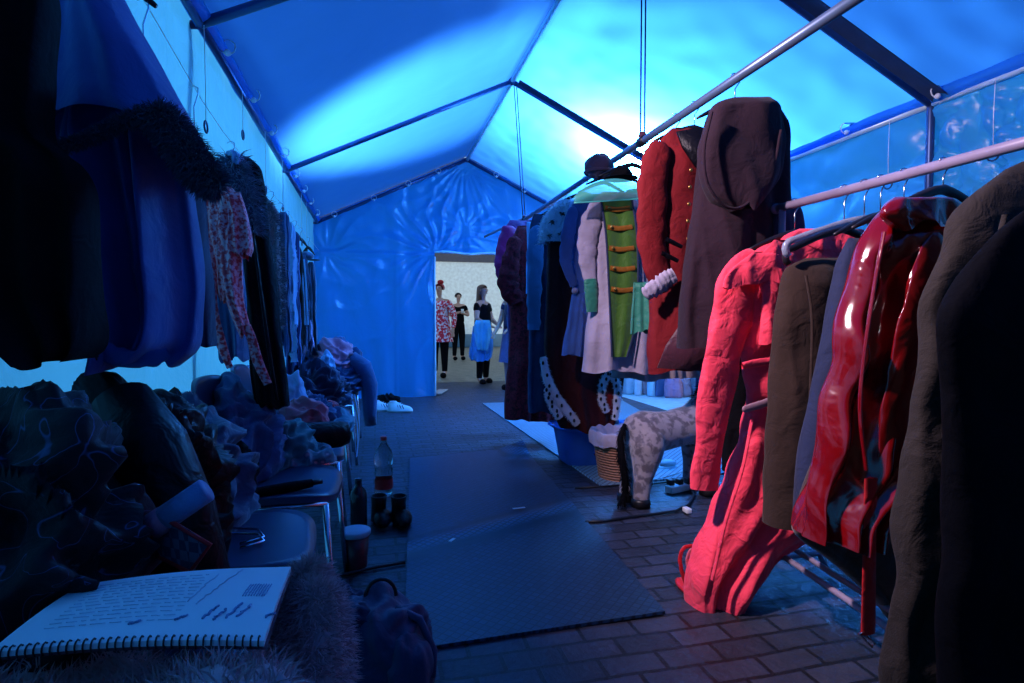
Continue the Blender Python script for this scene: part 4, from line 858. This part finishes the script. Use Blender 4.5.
# pouch, tube, umbrella on near seats
t = thing('plaid_pouch', 'dark plaid pouch with red piping behind the script', 'pouch', atZ(176, 550, .66)); q = [atZ(142, 548, .68), atZ(168, 520, .74), atZ(210, 545, .71), atZ(190, 572, .66)]
def pch(u, v, s): p = q[0].lerp(q[1], v).lerp(q[3].lerp(q[2], v), u); return p + V((0, -.2, 1)).normalized()*s*.022*(sin(pi*u)*sin(pi*v))**.5
obj('body', MB().grid(lambda u, v: pch(u, v, 1), 20, 20).grid(lambda u, v: pch(1-u, v, -1), 20, 20), K_plaid, t)
obj('piping', MB().tube([q[0], q[1], q[2], q[3]], .004, 8, close=True), K_redstrap, t)
t = thing('rolled_magazine', 'rolled blue magazine with a pink end on the near clothes', 'magazine', atZ(182, 505, .74)); a, b = atZ(165, 518, .74), atZ(206, 490, .78)
obj('roll', MB().tube([a, a.lerp(b, .5), b], .02, 16), cloth('magazine_blue', (.12, .2, .4), .4), t); obj('pink_end', MB().tube([a + (a-b)*.3, a], .021, 16), K_pink, t)
t = thing('folding_umbrella', 'closed black umbrella lying on the bare chair seat', 'umbrella', atZ(275, 490, .48)); a, b = atZ(235, 497, .478), atZ(312, 483, .478)
obj('canopy', MB().tube([a, a.lerp(b, .3), a.lerp(b, .7), b], [.012, .018, .018, .014], 12), K_black, t); obj('handle', MB().tube([b, b + (b-a)*.14], .009, 10), M_black, t)
t = thing('coat_hanger', 'bundle end of a chrome wire hanger lying on the seat behind the script', 'hanger', atZ(235, 538, .47))
for k in range(2): obj('wire', MB().tube([atZ(200, 548-k*6, .47), atZ(230, 533-k*5, .475), atZ(258, 534-k*5, .475), atZ(264, 541-k*4, .47), atZ(240, 548-k*4, .47)], .0035, 8), M_chrome, t)

# ------------------------------------------------------------------ floor things on the left
q = atZ(384, 495)
t = thing('plastic_bottle', 'clear plastic bottle with red cap and red label on the paving', 'bottle', q)
M_pet = hard('clear_pet', (.8, .9, .95), .05, trans=1, ior=1.3)
obj('bottle_body', MB().lathe(q, [(0, .003), (.04, .0), (.05, .012), (.052, .04), (.05, .10), (.052, .16), (.046, .17), (.053, .19), (.055, .23), (.046, .27), (.024, .305), (.016, .32), (.0155, .335)], 32), M_pet, t)
obj('label_band', MB().lathe(q, [(.0535, .045), (.054, .05), (.054, .098), (.0535, .103)], 32), K_redstrap, t)
obj('cap', MB().lathe(q, [(0, .332), (.019, .333), (.0195, .352), (.017, .355), (0, .356)], 20), M_redplastic, t)
q = atZ(359, 534)
t = thing('wine_bottle', 'dark glass bottle standing beside the chair legs', 'bottle', q)
obj('glass', MB().lathe(q, [(0, .002), (.036, .0), (.04, .01), (.04, .19), (.036, .215), (.018, .235), (.0155, .26), (.017, .262), (.017, .275), (0, .276)], 28), hard('dark_glass', (.01, .02, .03), .08), t)
q = atZ(356, 569)
t = thing('plastic_tub', 'small dark tub with pale blue lid on the paving by the chairs', 'tub', q)
obj('pot', MB().lathe(q, [(0, .002), (.042, 0), (.046, .005), (.056, .15), (.054, .15)], 30), hard('dark_red_plastic', (.09, .02, .03), .3), t)
obj('lid', MB().lathe(q, [(.057, .145), (.062, .15), (.062, .166), (.056, .17), (0, .168)], 30), hard('pale_lid', (.25, .38, .5), .5), t)
q = atZ(389, 524)
for k, (dx, dy, lb) in enumerate(((-.05, .02, 'left'), (.05, -.01, 'right'))):
    t = thing('ankle_boot', 'black ankle boot standing near the clear bottle, %s one' % lb, 'boot', (q.x+dx, q.y+dy, 0)); b0 = V((q.x+dx, q.y+dy, 0))
    obj('shaft', MB().lathe(b0, [(.042, .02), (.038, .07), (.037, .1), (.041, .145), (.036, .147), (.033, .1)], 22, 1, (1, 1.1)), K_blackshine, t)
    obj('foot', MB().ball(b0 + V((.02, -.05, .045)), .05, 16, (.9, 1.9, .8)), K_blackshine, t)
    obj('heel', MB().box(b0 + V((0, .02, .02)), (.06, .06, .04)), M_black, t)
# backpack, low front
q = atZ(385, 672)
t = thing('backpack', 'dark navy backpack with a loop handle on the paving at the front', 'backpack', (q.x, q.y, 0)); b0 = V((q.x, q.y, 0))
bp = cloth('backpack_cloth', (.03, .05, .12), .6, .2)
obj('bag', heap_mb(b0 + V((-.02, .02, .0)), (.15, .14, .23), 41, pw=.35, fold=.14, fr=1.6), bp, t)
obj('front_pocket', heap_mb(b0 + V((.06, -.06, .0)), (.08, .08, .15), 42, pw=.4, fold=.14, fr=2), bp, t)
obj('loop_handle', MB().tube([b0 + V((-.04+.045*cos(a)*-1+.03, .03, .215+.055*sin(a))) for a in [i*pi/10 for i in range(11)]], .006, 8), M_black, t)
obj('shoulder_strap', MB().tube([b0 + V((.03, -.02, .2)), b0 + V((.1, -.04, .17)), b0 + V((.14, -.06, .08)), b0 + V((.13, -.09, .02))], .012, 8), bp, t)
q = atZ(345, 660, .1)
heap('dark_jacket', 'dark navy jacket slumped on the floor between script and backpack', 'jacket', (q.x+.0, q.y+.1, 0), (.12, .14, .24), K_navy, 43, fold=.25, fr=1.5)
heap('black_holdall', 'black holdall on the paving at the bottom edge below the backpack', 'bag', (-.02, 1.02, 0), (.3, .13, .2), K_black, 44, fold=.2, pw=.4)
# yellow brown support leg and short cables
a, b = atZ(350, 575), atZ(405, 564)
t = thing('cable', 'black rubber cable running from the chairs under the mat edge', 'cable', a); obj('jacket', MB().tube([a + V((-.3, -.1, .008)), a + V((0, 0, .008)), a.lerp(b, .5) + V((0, .01, .008)), b + V((0, 0, .008))], .008, 8), M_black, t)
# ------------------------------------------------------------------ under the middle rail
q = atZ(574, 470); c0 = V((q.x+.20, q.y+.22, 0))
t = thing('laundry_tub', 'blue plastic laundry tub on the mat, filled with trailing costumes', 'tub', c0); M_tub = hard('blue_tub', (.03, .16, .62), .35)
obj('basin', MB().lathe(c0, [(0, .004), (.19, .0), (.205, .012), (.25, .27), (.275, .285), (.275, .275), (.262, .262), (.243, .262), (.2, .03), (0, .02)], 48, .6, (1.05, .82)), M_tub, t)
for s in (-1, 1): obj('handle', MB().tube([c0 + V((s*.275, -.05, .27)), c0 + V((s*.305, -.04, .285)), c0 + V((s*.305, .04, .285)), c0 + V((s*.275, .05, .27))], .01, 8), M_tub, t)
heap('dark_costume', 'dark patterned costume bundle heaped inside the blue tub', 'costume', c0 + V((.03, -.02, .03)), (.2, .15, .40), cloth('dark_pattern', (.04, .03, .07), pat='noise', psc=25, stops=[(.4, (.02, .02, .05)), (.65, (.12, .06, .1))]), 51, fold=.35)
q = atZ(624, 484); c1 = V((q.x+.05, q.y+.15, 0))
t = thing('wicker_basket', 'round brown wicker basket with white cloth lining behind the horse', 'basket', c1)
m, nt = newmat('wicker'); o_ = N(nt, 'ShaderNodeOutputMaterial'); b_ = N(nt, 'ShaderNodeBsdfPrincipled', Roughness=.6); tc = N(nt, 'ShaderNodeTexCoord'); w_ = N(nt, 'ShaderNodeTexWave', Scale=18.0, Distortion=2.0, bands_direction='Z'); L(nt, tc.outputs['Object'], w_.inputs['Vector'])
L(nt, ramp(nt, w_.outputs['Fac'], [(.2, (.22, .08, .04)), (.7, (.5, .22, .12))]), b_.inputs['Base Color']); bb_ = N(nt, 'ShaderNodeBump', Strength=.8, Distance=.01); L(nt, w_.outputs['Fac'], bb_.inputs['Height']); L(nt, bb_.outputs[0], b_.inputs['Normal']); L(nt, b_.outputs[0], o_.inputs[0])
bk = MB()
def wick(u, v):
    a = 2*pi*u; r = lerp(.15, .195, v)*(1+.018*sin(a*28 + (pi if int(v*22) % 2 else 0))); return c1 + V((r*cos(a), r*sin(a), .30*v))
bk.grid(wick, 112, 45, cu=True); bk.lathe(c1, [(0, .004), (.15, .002)], 40); obj('woven_side', bk, m, t)
obj('rim', MB().tube([c1 + V((.197*cos(a), .197*sin(a), .30)) for a in [i*2*pi/40 for i in range(40)]], .012, 8, close=True), m, t)
def lin(u, v):
    a = 2*pi*u; pr_ = interp([(0, .212, .235), (.25, .216, .29), (.5, .205, .325), (.75, .17, .30), (1, .12, .22)], v); k = 1+.02*sin(a*9)+.015*sin(a*17+1)
    return c1 + V((pr_[0]*k*cos(a), pr_[0]*k*sin(a), pr_[1] + .006*sin(a*5+v)*(v < .4) + .004*sin(a*13)))
obj('cloth_lining', MB().grid(lin, 120, 20, cu=True), cloth('lining_white', (.42, .36, .46)), t)
heap('folded_cloth', 'pinkish cloth crumpled inside the wicker basket', 'cloth', c1 + V((0, 0, .12)), (.13, .13, .16), cloth('dusty_pink', (.4, .3, .38)), 52, fold=.4)
# horse: dapple grey stuffed pony, rump to the viewer's left
hm, nt = newmat('dapple_plush'); o_ = N(nt, 'ShaderNodeOutputMaterial'); b_ = N(nt, 'ShaderNodeBsdfPrincipled', Roughness=.9); b_.inputs['Sheen Weight'].default_value = .4; tc = N(nt, 'ShaderNodeTexCoord')
n_ = N(nt, 'ShaderNodeTexNoise', Scale=22.0, Detail=2.0, Distortion=.3); L(nt, tc.outputs['Object'], n_.inputs['Vector']); L(nt, ramp(nt, n_.outputs['Fac'], [(.36, (.09, .075, .10)), (.46, (.13, .115, .15)), (.53, (.26, .23, .27)), (.8, (.32, .28, .32))]), b_.inputs['Base Color'])
n3 = N(nt, 'ShaderNodeTexNoise', Scale=200.0, Detail=2.0); L(nt, tc.outputs['Object'], n3.inputs['Vector']); bb_ = N(nt, 'ShaderNodeBump', Strength=.5, Distance=.004); L(nt, n3.outputs['Fac'], bb_.inputs['Height']); L(nt, bb_.outputs[0], b_.inputs['Normal']); L(nt, b_.outputs[0], o_.inputs[0])
def skinned(name, verts, edges, radii, mat, parent=None, sub=2, root=0):
    me = bpy.data.meshes.new(name); off = ORG.get(parent.name, V((0, 0, 0))) if parent else V((0, 0, 0)); me.from_pydata([V(v)-off for v in verts], edges, [])
    o = bpy.data.objects.new(name, me); C.objects.link(o); me.materials.append(mat)
    if parent: o.parent = parent
    sk = o.modifiers.new('skin', 'SKIN'); sk.use_smooth_shade = True; sk.branch_smoothing = .6
    for i, r in enumerate(radii): s = me.skin_vertices[0].data[i]; s.radius = (r, r) if not hasattr(r, '__len__') else r; s.use_root = (i == root)
    sb = o.modifiers.new('sub', 'SUBSURF'); sb.levels = sb.render_levels = sub; return o
hq = atZ(636, 507); H0 = V((hq.x+.02, hq.y+.07, 0)); dx = V((.97, .24, 0)).normalized(); dy = V((-dx.y, dx.x, 0))
def HP(x, y, z): return H0 + dx*x + dy*y + V((0, 0, z))
hb_ = MB()
hb_.tube([HP(-.04, 0, .40), HP(-.01, 0, .405), HP(.06, 0, .405), HP(.16, 0, .395), HP(.26, 0, .40), HP(.38, 0, .415), HP(.48, 0, .42), HP(.54, 0, .42)], [.05, .10, .125, .12, .112, .115, .12, .07], 24)
hb_.tube([HP(.46, 0, .44), HP(.54, 0, .52), HP(.61, 0, .62), HP(.66, 0, .70)], [.11, .088, .068, .062], 20)
hb_.tube([HP(.62, 0, .71), HP(.67, 0, .715), HP(.74, 0, .67), HP(.82, 0, .615), HP(.86, 0, .59)], [.05, .068, .058, .042, .036], 18)
for s in (-1, 1):
    hb_.tube([HP(.06, .045*s, .42), HP(.05, .05*s, .34), HP(.045, .052*s, .27), HP(.03, .054*s, .20), HP(.012, .056*s, .13), HP(.0, .058*s, .03)], [.09, .105, .088, .066, .052, .05], 18)
    hb_.tube([HP(.49, .06*s, .40), HP(.50, .068*s, .28), HP(.505, .072*s, .18), HP(.507, .075*s, .1), HP(.507, .078*s, .03)], [.07, .062, .048, .044, .046], 16)
    hb_.tube([HP(.66, .035*s, .75), HP(.665, .042*s, .80)], [.02, .008], 10)
t = thing('toy_horse', 'dapple grey stuffed pony standing on the paving with a black tail', 'horse', (H0.x, H0.y, 0))
ho = obj('body', hb_, hm, t); rm = ho.modifiers.new('remesh', 'REMESH'); rm.mode = 'VOXEL'; rm.voxel_size = .009; rm.use_smooth_shade = True
sm = ho.modifiers.new('smooth', 'SMOOTH'); sm.factor = .5; sm.iterations = 14
for x, s in ((-.003, -1), (-.003, 1), (.507, -1), (.507, 1)): obj('hoof', MB().lathe(HP(x, .062*s if x < .1 else .078*s, 0), [(0, .0), (.056, .0), (.054, .03), (.05, .045), (0, .045)], 18), M_black, t)
tl = [(HP(-.07, -.0, .46), .01), (HP(-.115, -.02, .40), .016), (HP(-.125, -.04, .3), .02), (HP(-.105, -.05, .18), .02), (HP(-.10, -.05, .08), .017), (HP(-.14, -.06, .03), .01)]
tb = MB().tube([p for p, r in tl], [r for p, r in tl], 10); rg = random.Random(6); pts = []
for _ in range(900):
    k = rg.random()*4.99; i = int(k); p = tl[i][0].lerp(tl[i+1][0], k-i); a = rg.random()*6.28; n_ = V((cos(a), sin(a), 0)); pts.append((p + n_*tl[i][1]*.8, n_*.3+V((0, 0, -.7))))
tb.tufts(pts, .04, .002, .8, 3, .2); obj('tail', tb, K_black, t)
mn = MB(); pts = []
for _ in range(700):
    k = rg.random(); p = HP(lerp(.47, .66, k), 0, lerp(.53, .78, k)); pts.append((p + dy*rg.uniform(-.012, .012), V((-.6, 0, .5))+dy*rg.choice((-.8, .8))))
obj('mane', mn.tufts(pts, .06, .003, .6, 4, .3), K_black, t)
for s in (-1, 1): obj('eye', MB().ball(HP(.735, .048*s, .69), .01, 8), M_black, t)
# cables, plugs on the right
t = thing('extension_cable', 'black extension cable curling on the paving behind the red sleeve', 'cable', atZ(640, 515))
obj('cord', MB().tube([atZ(x, y, .009) for x, y in ((585, 522), (605, 521), (630, 517), (655, 514), (675, 511), (688, 505), (694, 495), (690, 486), (676, 481), (650, 484), (625, 489))], .008, 8), M_black, t)
obj('plug', MB().box(atZ(687, 510, .015), (.03, .05, .025)), M_white, t)
t = thing('thin_cable', 'thin black cable lying along the near edge of the pale mat', 'cable', atZ(600, 490)); obj('cord', MB().tube([atZ(x, y, .007) for x, y in ((575, 488), (610, 486), (640, 483), (665, 478), (690, 470))], .006, 8), M_black, t)
t = thing('power_strip', 'white socket strip with black plugs on the paving beside the red sleeve', 'socket strip', atZ(676, 492)); p = atZ(678, 492)
obj('strip_body', MB().box(p + V((.03, .02, .022)), (.22, .06, .042), .3), M_white, t)
for k in range(3): obj('plug', MB().box(p + V((-.04+.06*k, .02, .058)), (.035, .04, .035), .2), M_black, t)
p = atZ(664, 468); t = thing('white_slipper', 'white slipper lying on the pale mat behind the horse', 'shoe', p); obj('upper', MB().ball(p + V((.03, 0, .03)), .05, 14, (1.3, .8, .6)), M_white, t); obj('sole', MB().ball(p + V((0, 0, .01)), .08, 14, (1.4, .6, .14)), M_white, t)
for px, py, rot, ln, lb in ((519, 508, 5, .07, 'longer'), (452, 540, 50, .04, 'shorter')):
    p = atZ(px, py, .02); t = thing('paper_scrap', '%s white scrap lying on the dark blue mat' % lb, 'scrap', p); obj('scrap', MB().box(p, (ln, .014, .003), radians(rot)), M_white, t)
p = atZ(440, 393); t = thing('cardboard_piece', 'pale cardboard strip lying at the foot of the doorway edge', 'cardboard', p); obj('sheet', MB().box(p + V((0, 0, .02)), (.14, .55, .01), radians(-18)), hard('card', (.4, .28, .22), .8), t)
# goods lined up beyond the open side
rg = random.Random(12)
gy = [('storage_crate', 'crate', 700, 396), ('shopping_bag', 'bag', 682, 396), ('shopping_bag', 'bag', 673, 397), ('storage_crate', 'crate', 660, 395), ('drinks_bottle', 'bottle', 651, 396), ('drinks_bottle', 'bottle', 645, 394), ('drinks_bottle', 'bottle', 638, 395), ('storage_crate', 'crate', 630, 393)]
gl = ['grey crate farthest right in the line of goods beyond the open side', 'mauve bag beside the right-hand crate beyond the open side', 'pink bag in the line of goods beyond the open side', 'dark crate in the middle of the goods beyond the open side', 'clear bottle right of the two others beyond the open side', 'red capped bottle between two others beyond the open side', 'white bottle left of the others beyond the open side', 'pale crate farthest left in the goods beyond the open side']
gc = [(.3, .35, .4), (.35, .25, .35), (.5, .2, .3), (.08, .1, .2), (.5, .7, .8), (.6, .3, .3), (.7, .7, .75), (.5, .55, .6)]
for i, ((nm, ct, px, py), lb, cc) in enumerate(zip(gy, gl, gc)):
    p = atZ(px, py); m = hard('goods_%d' % i, cc, .4); t = thing(nm, lb, ct, p)
    if nm == 'storage_crate':
        obj('crate_body', MB().box(p + V((0, 0, .15)), (.26, .3, .3), 0, .08), m, t); obj('lid', MB().box(p + V((0, 0, .315)), (.28, .32, .03), 0, .2), M_white if i == 7 else M_black, t)
    elif nm == 'shopping_bag':
        obj('bag_body', heap_mb(p, (.13, .12, .34), 60+i, pw=.3, fold=.15), m, t)
        for s in (-1, 1): obj('handle', MB().tube([p + V((.05*cos(a), .03*s, .31+.1*sin(a))) for a in [k*pi/8 for k in range(9)]], .006, 6), m, t)
    else:
        obj('bottle_body', MB().lathe(p, [(0, 0), (.05, 0), (.055, .02), (.055, .2), (.02, .28), (.018, .3), (0, .3)], 20), m, t); obj('cap', MB().lathe(p, [(.022, .295), (.022, .325), (0, .326)], 14), M_redplastic, t)

# ------------------------------------------------------------------ people in the yard
def person(label, px, py, h, yaw, pose, top, legs, hair, shoes=K_black, sleeve='short', longhair=0, skin=M_skin):
    g = atZ(px, py, -.02); s = h/1.75; R = Matrix.Rotation(radians(yaw), 3, 'Z')   # faces -y before yaw
    t = thing('person', label, 'person', g)
    def T(v): return g + R@(V(v)*s)
    bv, br, be = [], [], []
    def add(p, r, par): bv.append(T(p)); br.append(r*s*1.14 if not hasattr(r, '__len__') else (r[0]*s*1.16, r[1]*s*1.2)); (be.append((par, len(bv)-1)) if par is not None else 0); return len(bv)-1
    pel = add((0, 0, .93), (.145, .105), None); wa = add((0, 0, 1.08), (.12, .09), pel); chs = add((0, .01, 1.27), (.145, .1), wa); sh = add((0, .01, 1.42), (.1, .07), chs); nk = add((0, 0, 1.49), .043, sh); hd0 = add((0, -.012, 1.57), .054, nk); hd1 = add((0, -.01, 1.65), .082, hd0); hd2 = add((0, 0, 1.715), .062, hd1)
    nose = add((0, -.1, 1.635), .012, hd1)
    L_ = {}
    for sx, k in ((-1, 'r'), (1, 'l')):
        a = pose['arm_'+k]; l = pose['leg_'+k]
        shd = add((.17*sx, .01, 1.40), .055, sh); el = add(a[0], .042, shd); wr = add(a[1], .027, el); d = (V(a[1])-V(a[0])).normalized(); side = d.cross(V((0, 0, 1))); side = side.normalized() if side.length > .1 else V((1, 0, 0)); palm = add(V(a[1])+d*.06, (.034, .02), wr)
        for f in range(4):
            o_ = side*(-.027+.018*f); p1 = V(a[1])+d*.11+o_; q1 = add(p1, .0085, palm); add(p1 + d*(.035-.006*abs(f-1.5)) + V((0, 0, -.02)), .0075, q1)
        th_ = add(V(a[1])+d*.04+side*.045, .010, palm); add(V(a[1])+d*.075+side*.06, .008, th_)
        hp = add((.09*sx, 0, .88), .095, pel); kn = add(l[0], .062, hp); an = add(l[1], .04, kn); ft = add(V(l[1])+V((0, -.1, -.045)), .035, an)
        L_[k] = (shd, el, wr, hp, kn, an)
    obj_b = skinned('body', bv, be, br, skin, t, 2)
    def sub(name, idx, scale, mat, ends=None):
        m_ = {v: i for i, v in enumerate(idx)}; ee = [(m_[a], m_[b]) for a, b in be if a in m_ and b in m_]; vv = [bv[i] for i in idx]; rr = []
        for i in idx: r = br[i]; k = scale.get(i, 1.14) if isinstance(scale, dict) else scale; rr.append(tuple(x*k for x in r) if hasattr(r, '__len__') else r*k)
        return skinned(name, vv, ee, rr, mat, t, 2)
    # top and trousers follow the body
    ti = [pel, wa, chs, sh, L_['r'][0], L_['l'][0]]
    if sleeve == 'short':
        for k in 'rl':
            bv.append(bv[L_[k][0]].lerp(bv[L_[k][1]], .55)); br.append(.056*s); be2 = (L_[k][0], len(bv)-1); be.append(be2); ti.append(len(bv)-1)
    else: ti += [L_['r'][1], L_['l'][1], L_['r'][2], L_['l'][2]]
    sc_ = {i: 1.16 for i in ti}; sc_[sh] = 1.3
    for k in 'rl': sc_[L_[k][2]] = 1.5; sc_[L_[k][1]] = 1.3
    if sleeve == 'loose': sc_ = {i: 1.35 for i in ti}; sc_[sh] = 1.15; sc_[pel] = 1.5
    sub('top', ti, sc_, top)
    sub('trousers', [wa, pel] + [L_[k][i] for k in 'rl' for i in (3, 4, 5)], 1.12 if sleeve == 'short' else 1.1, legs)
    for k in 'rl':
        a_ = V(pose['leg_'+k][1]); mb = MB(); mb.ball(T(a_ + V((0, -.07, -.03))), .068*s, 14, (.85, 1.9, .75)); obj('shoe', mb, shoes, t)
    hb = MB()
    def hf(u, v):
        a = 2*pi*u; ph = pi*.62*v; fwd = max(0, -sin(a)); r = .098; drop = longhair*max(0, (v-.6)/.4)*min(1, max(0, sin(a)+.2)*2)
        cut = 1-.66*fwd
        ph *= cut; return T((r*sin(ph)*cos(a)*.92*(1+drop*.4), r*sin(ph)*sin(a)*1.08+.012, 1.66+.092*cos(ph) - drop*.28))
    hb.grid(hf, 28, 20, cu=True); obj('hair', hb, hair, t)
    for sx in (-1, 1):
        obj('eye', MB().ball(T((.03*sx, -.083, 1.655)), .008*s, 8), M_black, t); obj('ear', MB().ball(T((.083*sx, 0, 1.64)), .022*s, 10, (.4, .7, 1.1)), skin, t)
    obj('mouth', MB().ball(T((0, -.082, 1.592)), .018*s, 8, (1, .3, .25)), hard('lips', (.4, .12, .12), .5), t)
    return t, T
stand = dict(leg_r=((-.1, -.01, .49), (-.11, .01, .08)), leg_l=((.1, -.01, .49), (.11, .01, .08)))
H_blond = cloth('blond_hair', (.16, .07, .035), .6, .3); H_dark = cloth('dark_hair', (.02, .015, .015), .6, .2)
t, T = person('woman in black T-shirt and leggings holding blue cloth in the yard, looking right', 483, 384, 1.66, 48, dict(arm_r=((-.26, -.03, 1.14), (-.12, -.22, 1.03)), arm_l=((.26, -.02, 1.14), (.13, -.22, 1.05)), **stand), K_black, K_black, H_blond, longhair=1)
bc_ = T((.0, -.24, 1.04))
t2 = thing('blue_cloth', 'bright blue cloth and skirt held by the woman in the yard', 'cloth', bc_); Pq = PL(bc_.x, bc_.y-.02)
obj('light_cloth', drape_mb([(320, 476, 490), (326, 474, 491), (340, 475, 490), (350, 477, 488)], Pq, dep=.05, folds=6, amp=.02, seed=5, off=.09, nv=24), cloth('sky_blue_cloth', (.08, .45, .75)), t2)
obj('skirt_cloth', drape_mb([(326, 473, 491), (340, 471, 493), (356, 469, 492), (361, 471, 488)], Pq, dep=.06, folds=6, amp=.02, seed=6, off=.05, nv=24), cloth('blue_skirt_cloth', (.04, .25, .6)), t2)
t, T = person('man in black shirt and trousers standing by the far wall, hands at chest', 458.5, 360, 1.8, 12, dict(arm_r=((-.27, -.02, 1.16), (-.05, -.24, 1.24)), arm_l=((.27, -.02, 1.16), (.07, -.22, 1.2)), **stand), K_black, K_black, H_dark)
tc_ = T((0, -.3, 1.27)); t2 = thing('drinking_cup', 'white cup held by the man in black', 'cup', tc_); obj('cup', MB().lathe(tc_ - V((0, 0, .05)), [(0, 0), (.03, 0), (.04, .1), (.036, .1)], 14), M_white, t2)
t, T = person('person in loose red and white patterned tunic beside the doorway edge', 440, 377, 1.76, -30, dict(arm_r=((-.28, .0, 1.14), (-.24, -.12, .9)), arm_l=((.28, .02, 1.14), (.3, -.08, .9)), leg_r=((-.1, -.02, .49), (-.12, .05, .08)), leg_l=((.11, -.04, .49), (.14, -.1, .08))), cloth('red_white_print', (.6, .05, .06), .8, .2, pat='noise', psc=24, stops=[(.48, (.65, .02, .05)), (.52, (.7, .2, .25)), (.56, (.8, .75, .8))]), K_black, cloth('red_hair', (.4, .05, .06), .7), sleeve='loose')
m_ = MATS['red_white_print']; tt = obj('tunic_skirt', MB().grid(lambda u, v: T(((.19+.06*v)*cos(2*pi*u)*(1+.05*sin(u*50)), (.14+.05*v)*sin(2*pi*u)*(1+.05*sin(u*40)), 1.02-.36*v)), 48, 14, cu=True), m_, t)
obj('hair_ornament', MB().ball(T((.03, -.02, 1.765)), .05, 12, (1.2, 1, .9)), K_redstrap, t)
t, T = person('person in dark blue dress and white stockings half hidden by the purple coat', 513, 391, 1.68, -60, dict(arm_r=((-.24, -.02, 1.14), (-.22, -.16, .95)), arm_l=((.24, -.02, 1.14), (.16, -.2, 1.0)), **stand), K_navy, K_white, H_dark)
obj('dress_skirt', MB().grid(lambda u, v: T(((.16+.08*v)*cos(2*pi*u)*(1+.04*sin(u*50)), (.12+.09*v)*sin(2*pi*u)*(1+.04*sin(u*40)), 1.08-.62*v)), 48, 14, cu=True), cloth('dusk_blue_dress', (.05, .07, .2)), t)
# ------------------------------------------------------------------ lights
W = bpy.data.worlds.new('world'); sc.world = W; W.use_nodes = True; bg = W.node_tree.nodes['Background']
bg.inputs[0].default_value = (.42, .68, 1.0, 1); bg.inputs[1].default_value = .85
def plight(name, loc, e, r, col):
    l = bpy.data.lights.new(name, 'POINT'); l.energy = e; l.shadow_soft_size = r; l.color = col; o = bpy.data.objects.new(name, l); C.objects.link(o); o.location = loc; return o
def slight(name, loc, tgt, e, r, col, ang, bl=.5):
    l = bpy.data.lights.new(name, 'SPOT'); l.energy = e; l.shadow_soft_size = r; l.color = col; l.spot_size = radians(ang); l.spot_blend = bl
    o = bpy.data.objects.new(name, l); C.objects.link(o); o.location = loc; o.rotation_euler = (V(tgt)-V(loc)).to_track_quat('-Z', 'Y').to_euler(); return o
plight('flood_right', (2.80, 5.28, 2.90), 5000, .1, (1, .9, .85))
slight('flood_left', (-2.6, 4.2, 4.6), (.5, 5.15, 2.9), 4300, .12, (1, .86, .86), 48, .7)
plight('wall_fill', (-4.2, 3.2, 2.2), 330, .4, (.75, .9, 1))  # added fill light outside, only to brighten the left wall evenly
slight('tent_spot', (-.32, 1.62, 2.4), (1.5, 1.75, 1.4), 360, .05, (1, .76, .9), 88, .7)
sc.view_settings.view_transform = 'Standard'; sc.view_settings.look = 'None'; sc.view_settings.gamma = 1; sc.view_settings.exposure = 0
sc.cycles.use_denoising = True; sc.cycles.max_bounces = 10; sc.cycles.diffuse_bounces = 5; sc.cycles.transmission_bounces = 8; sc.cycles.sample_clamp_indirect = 8
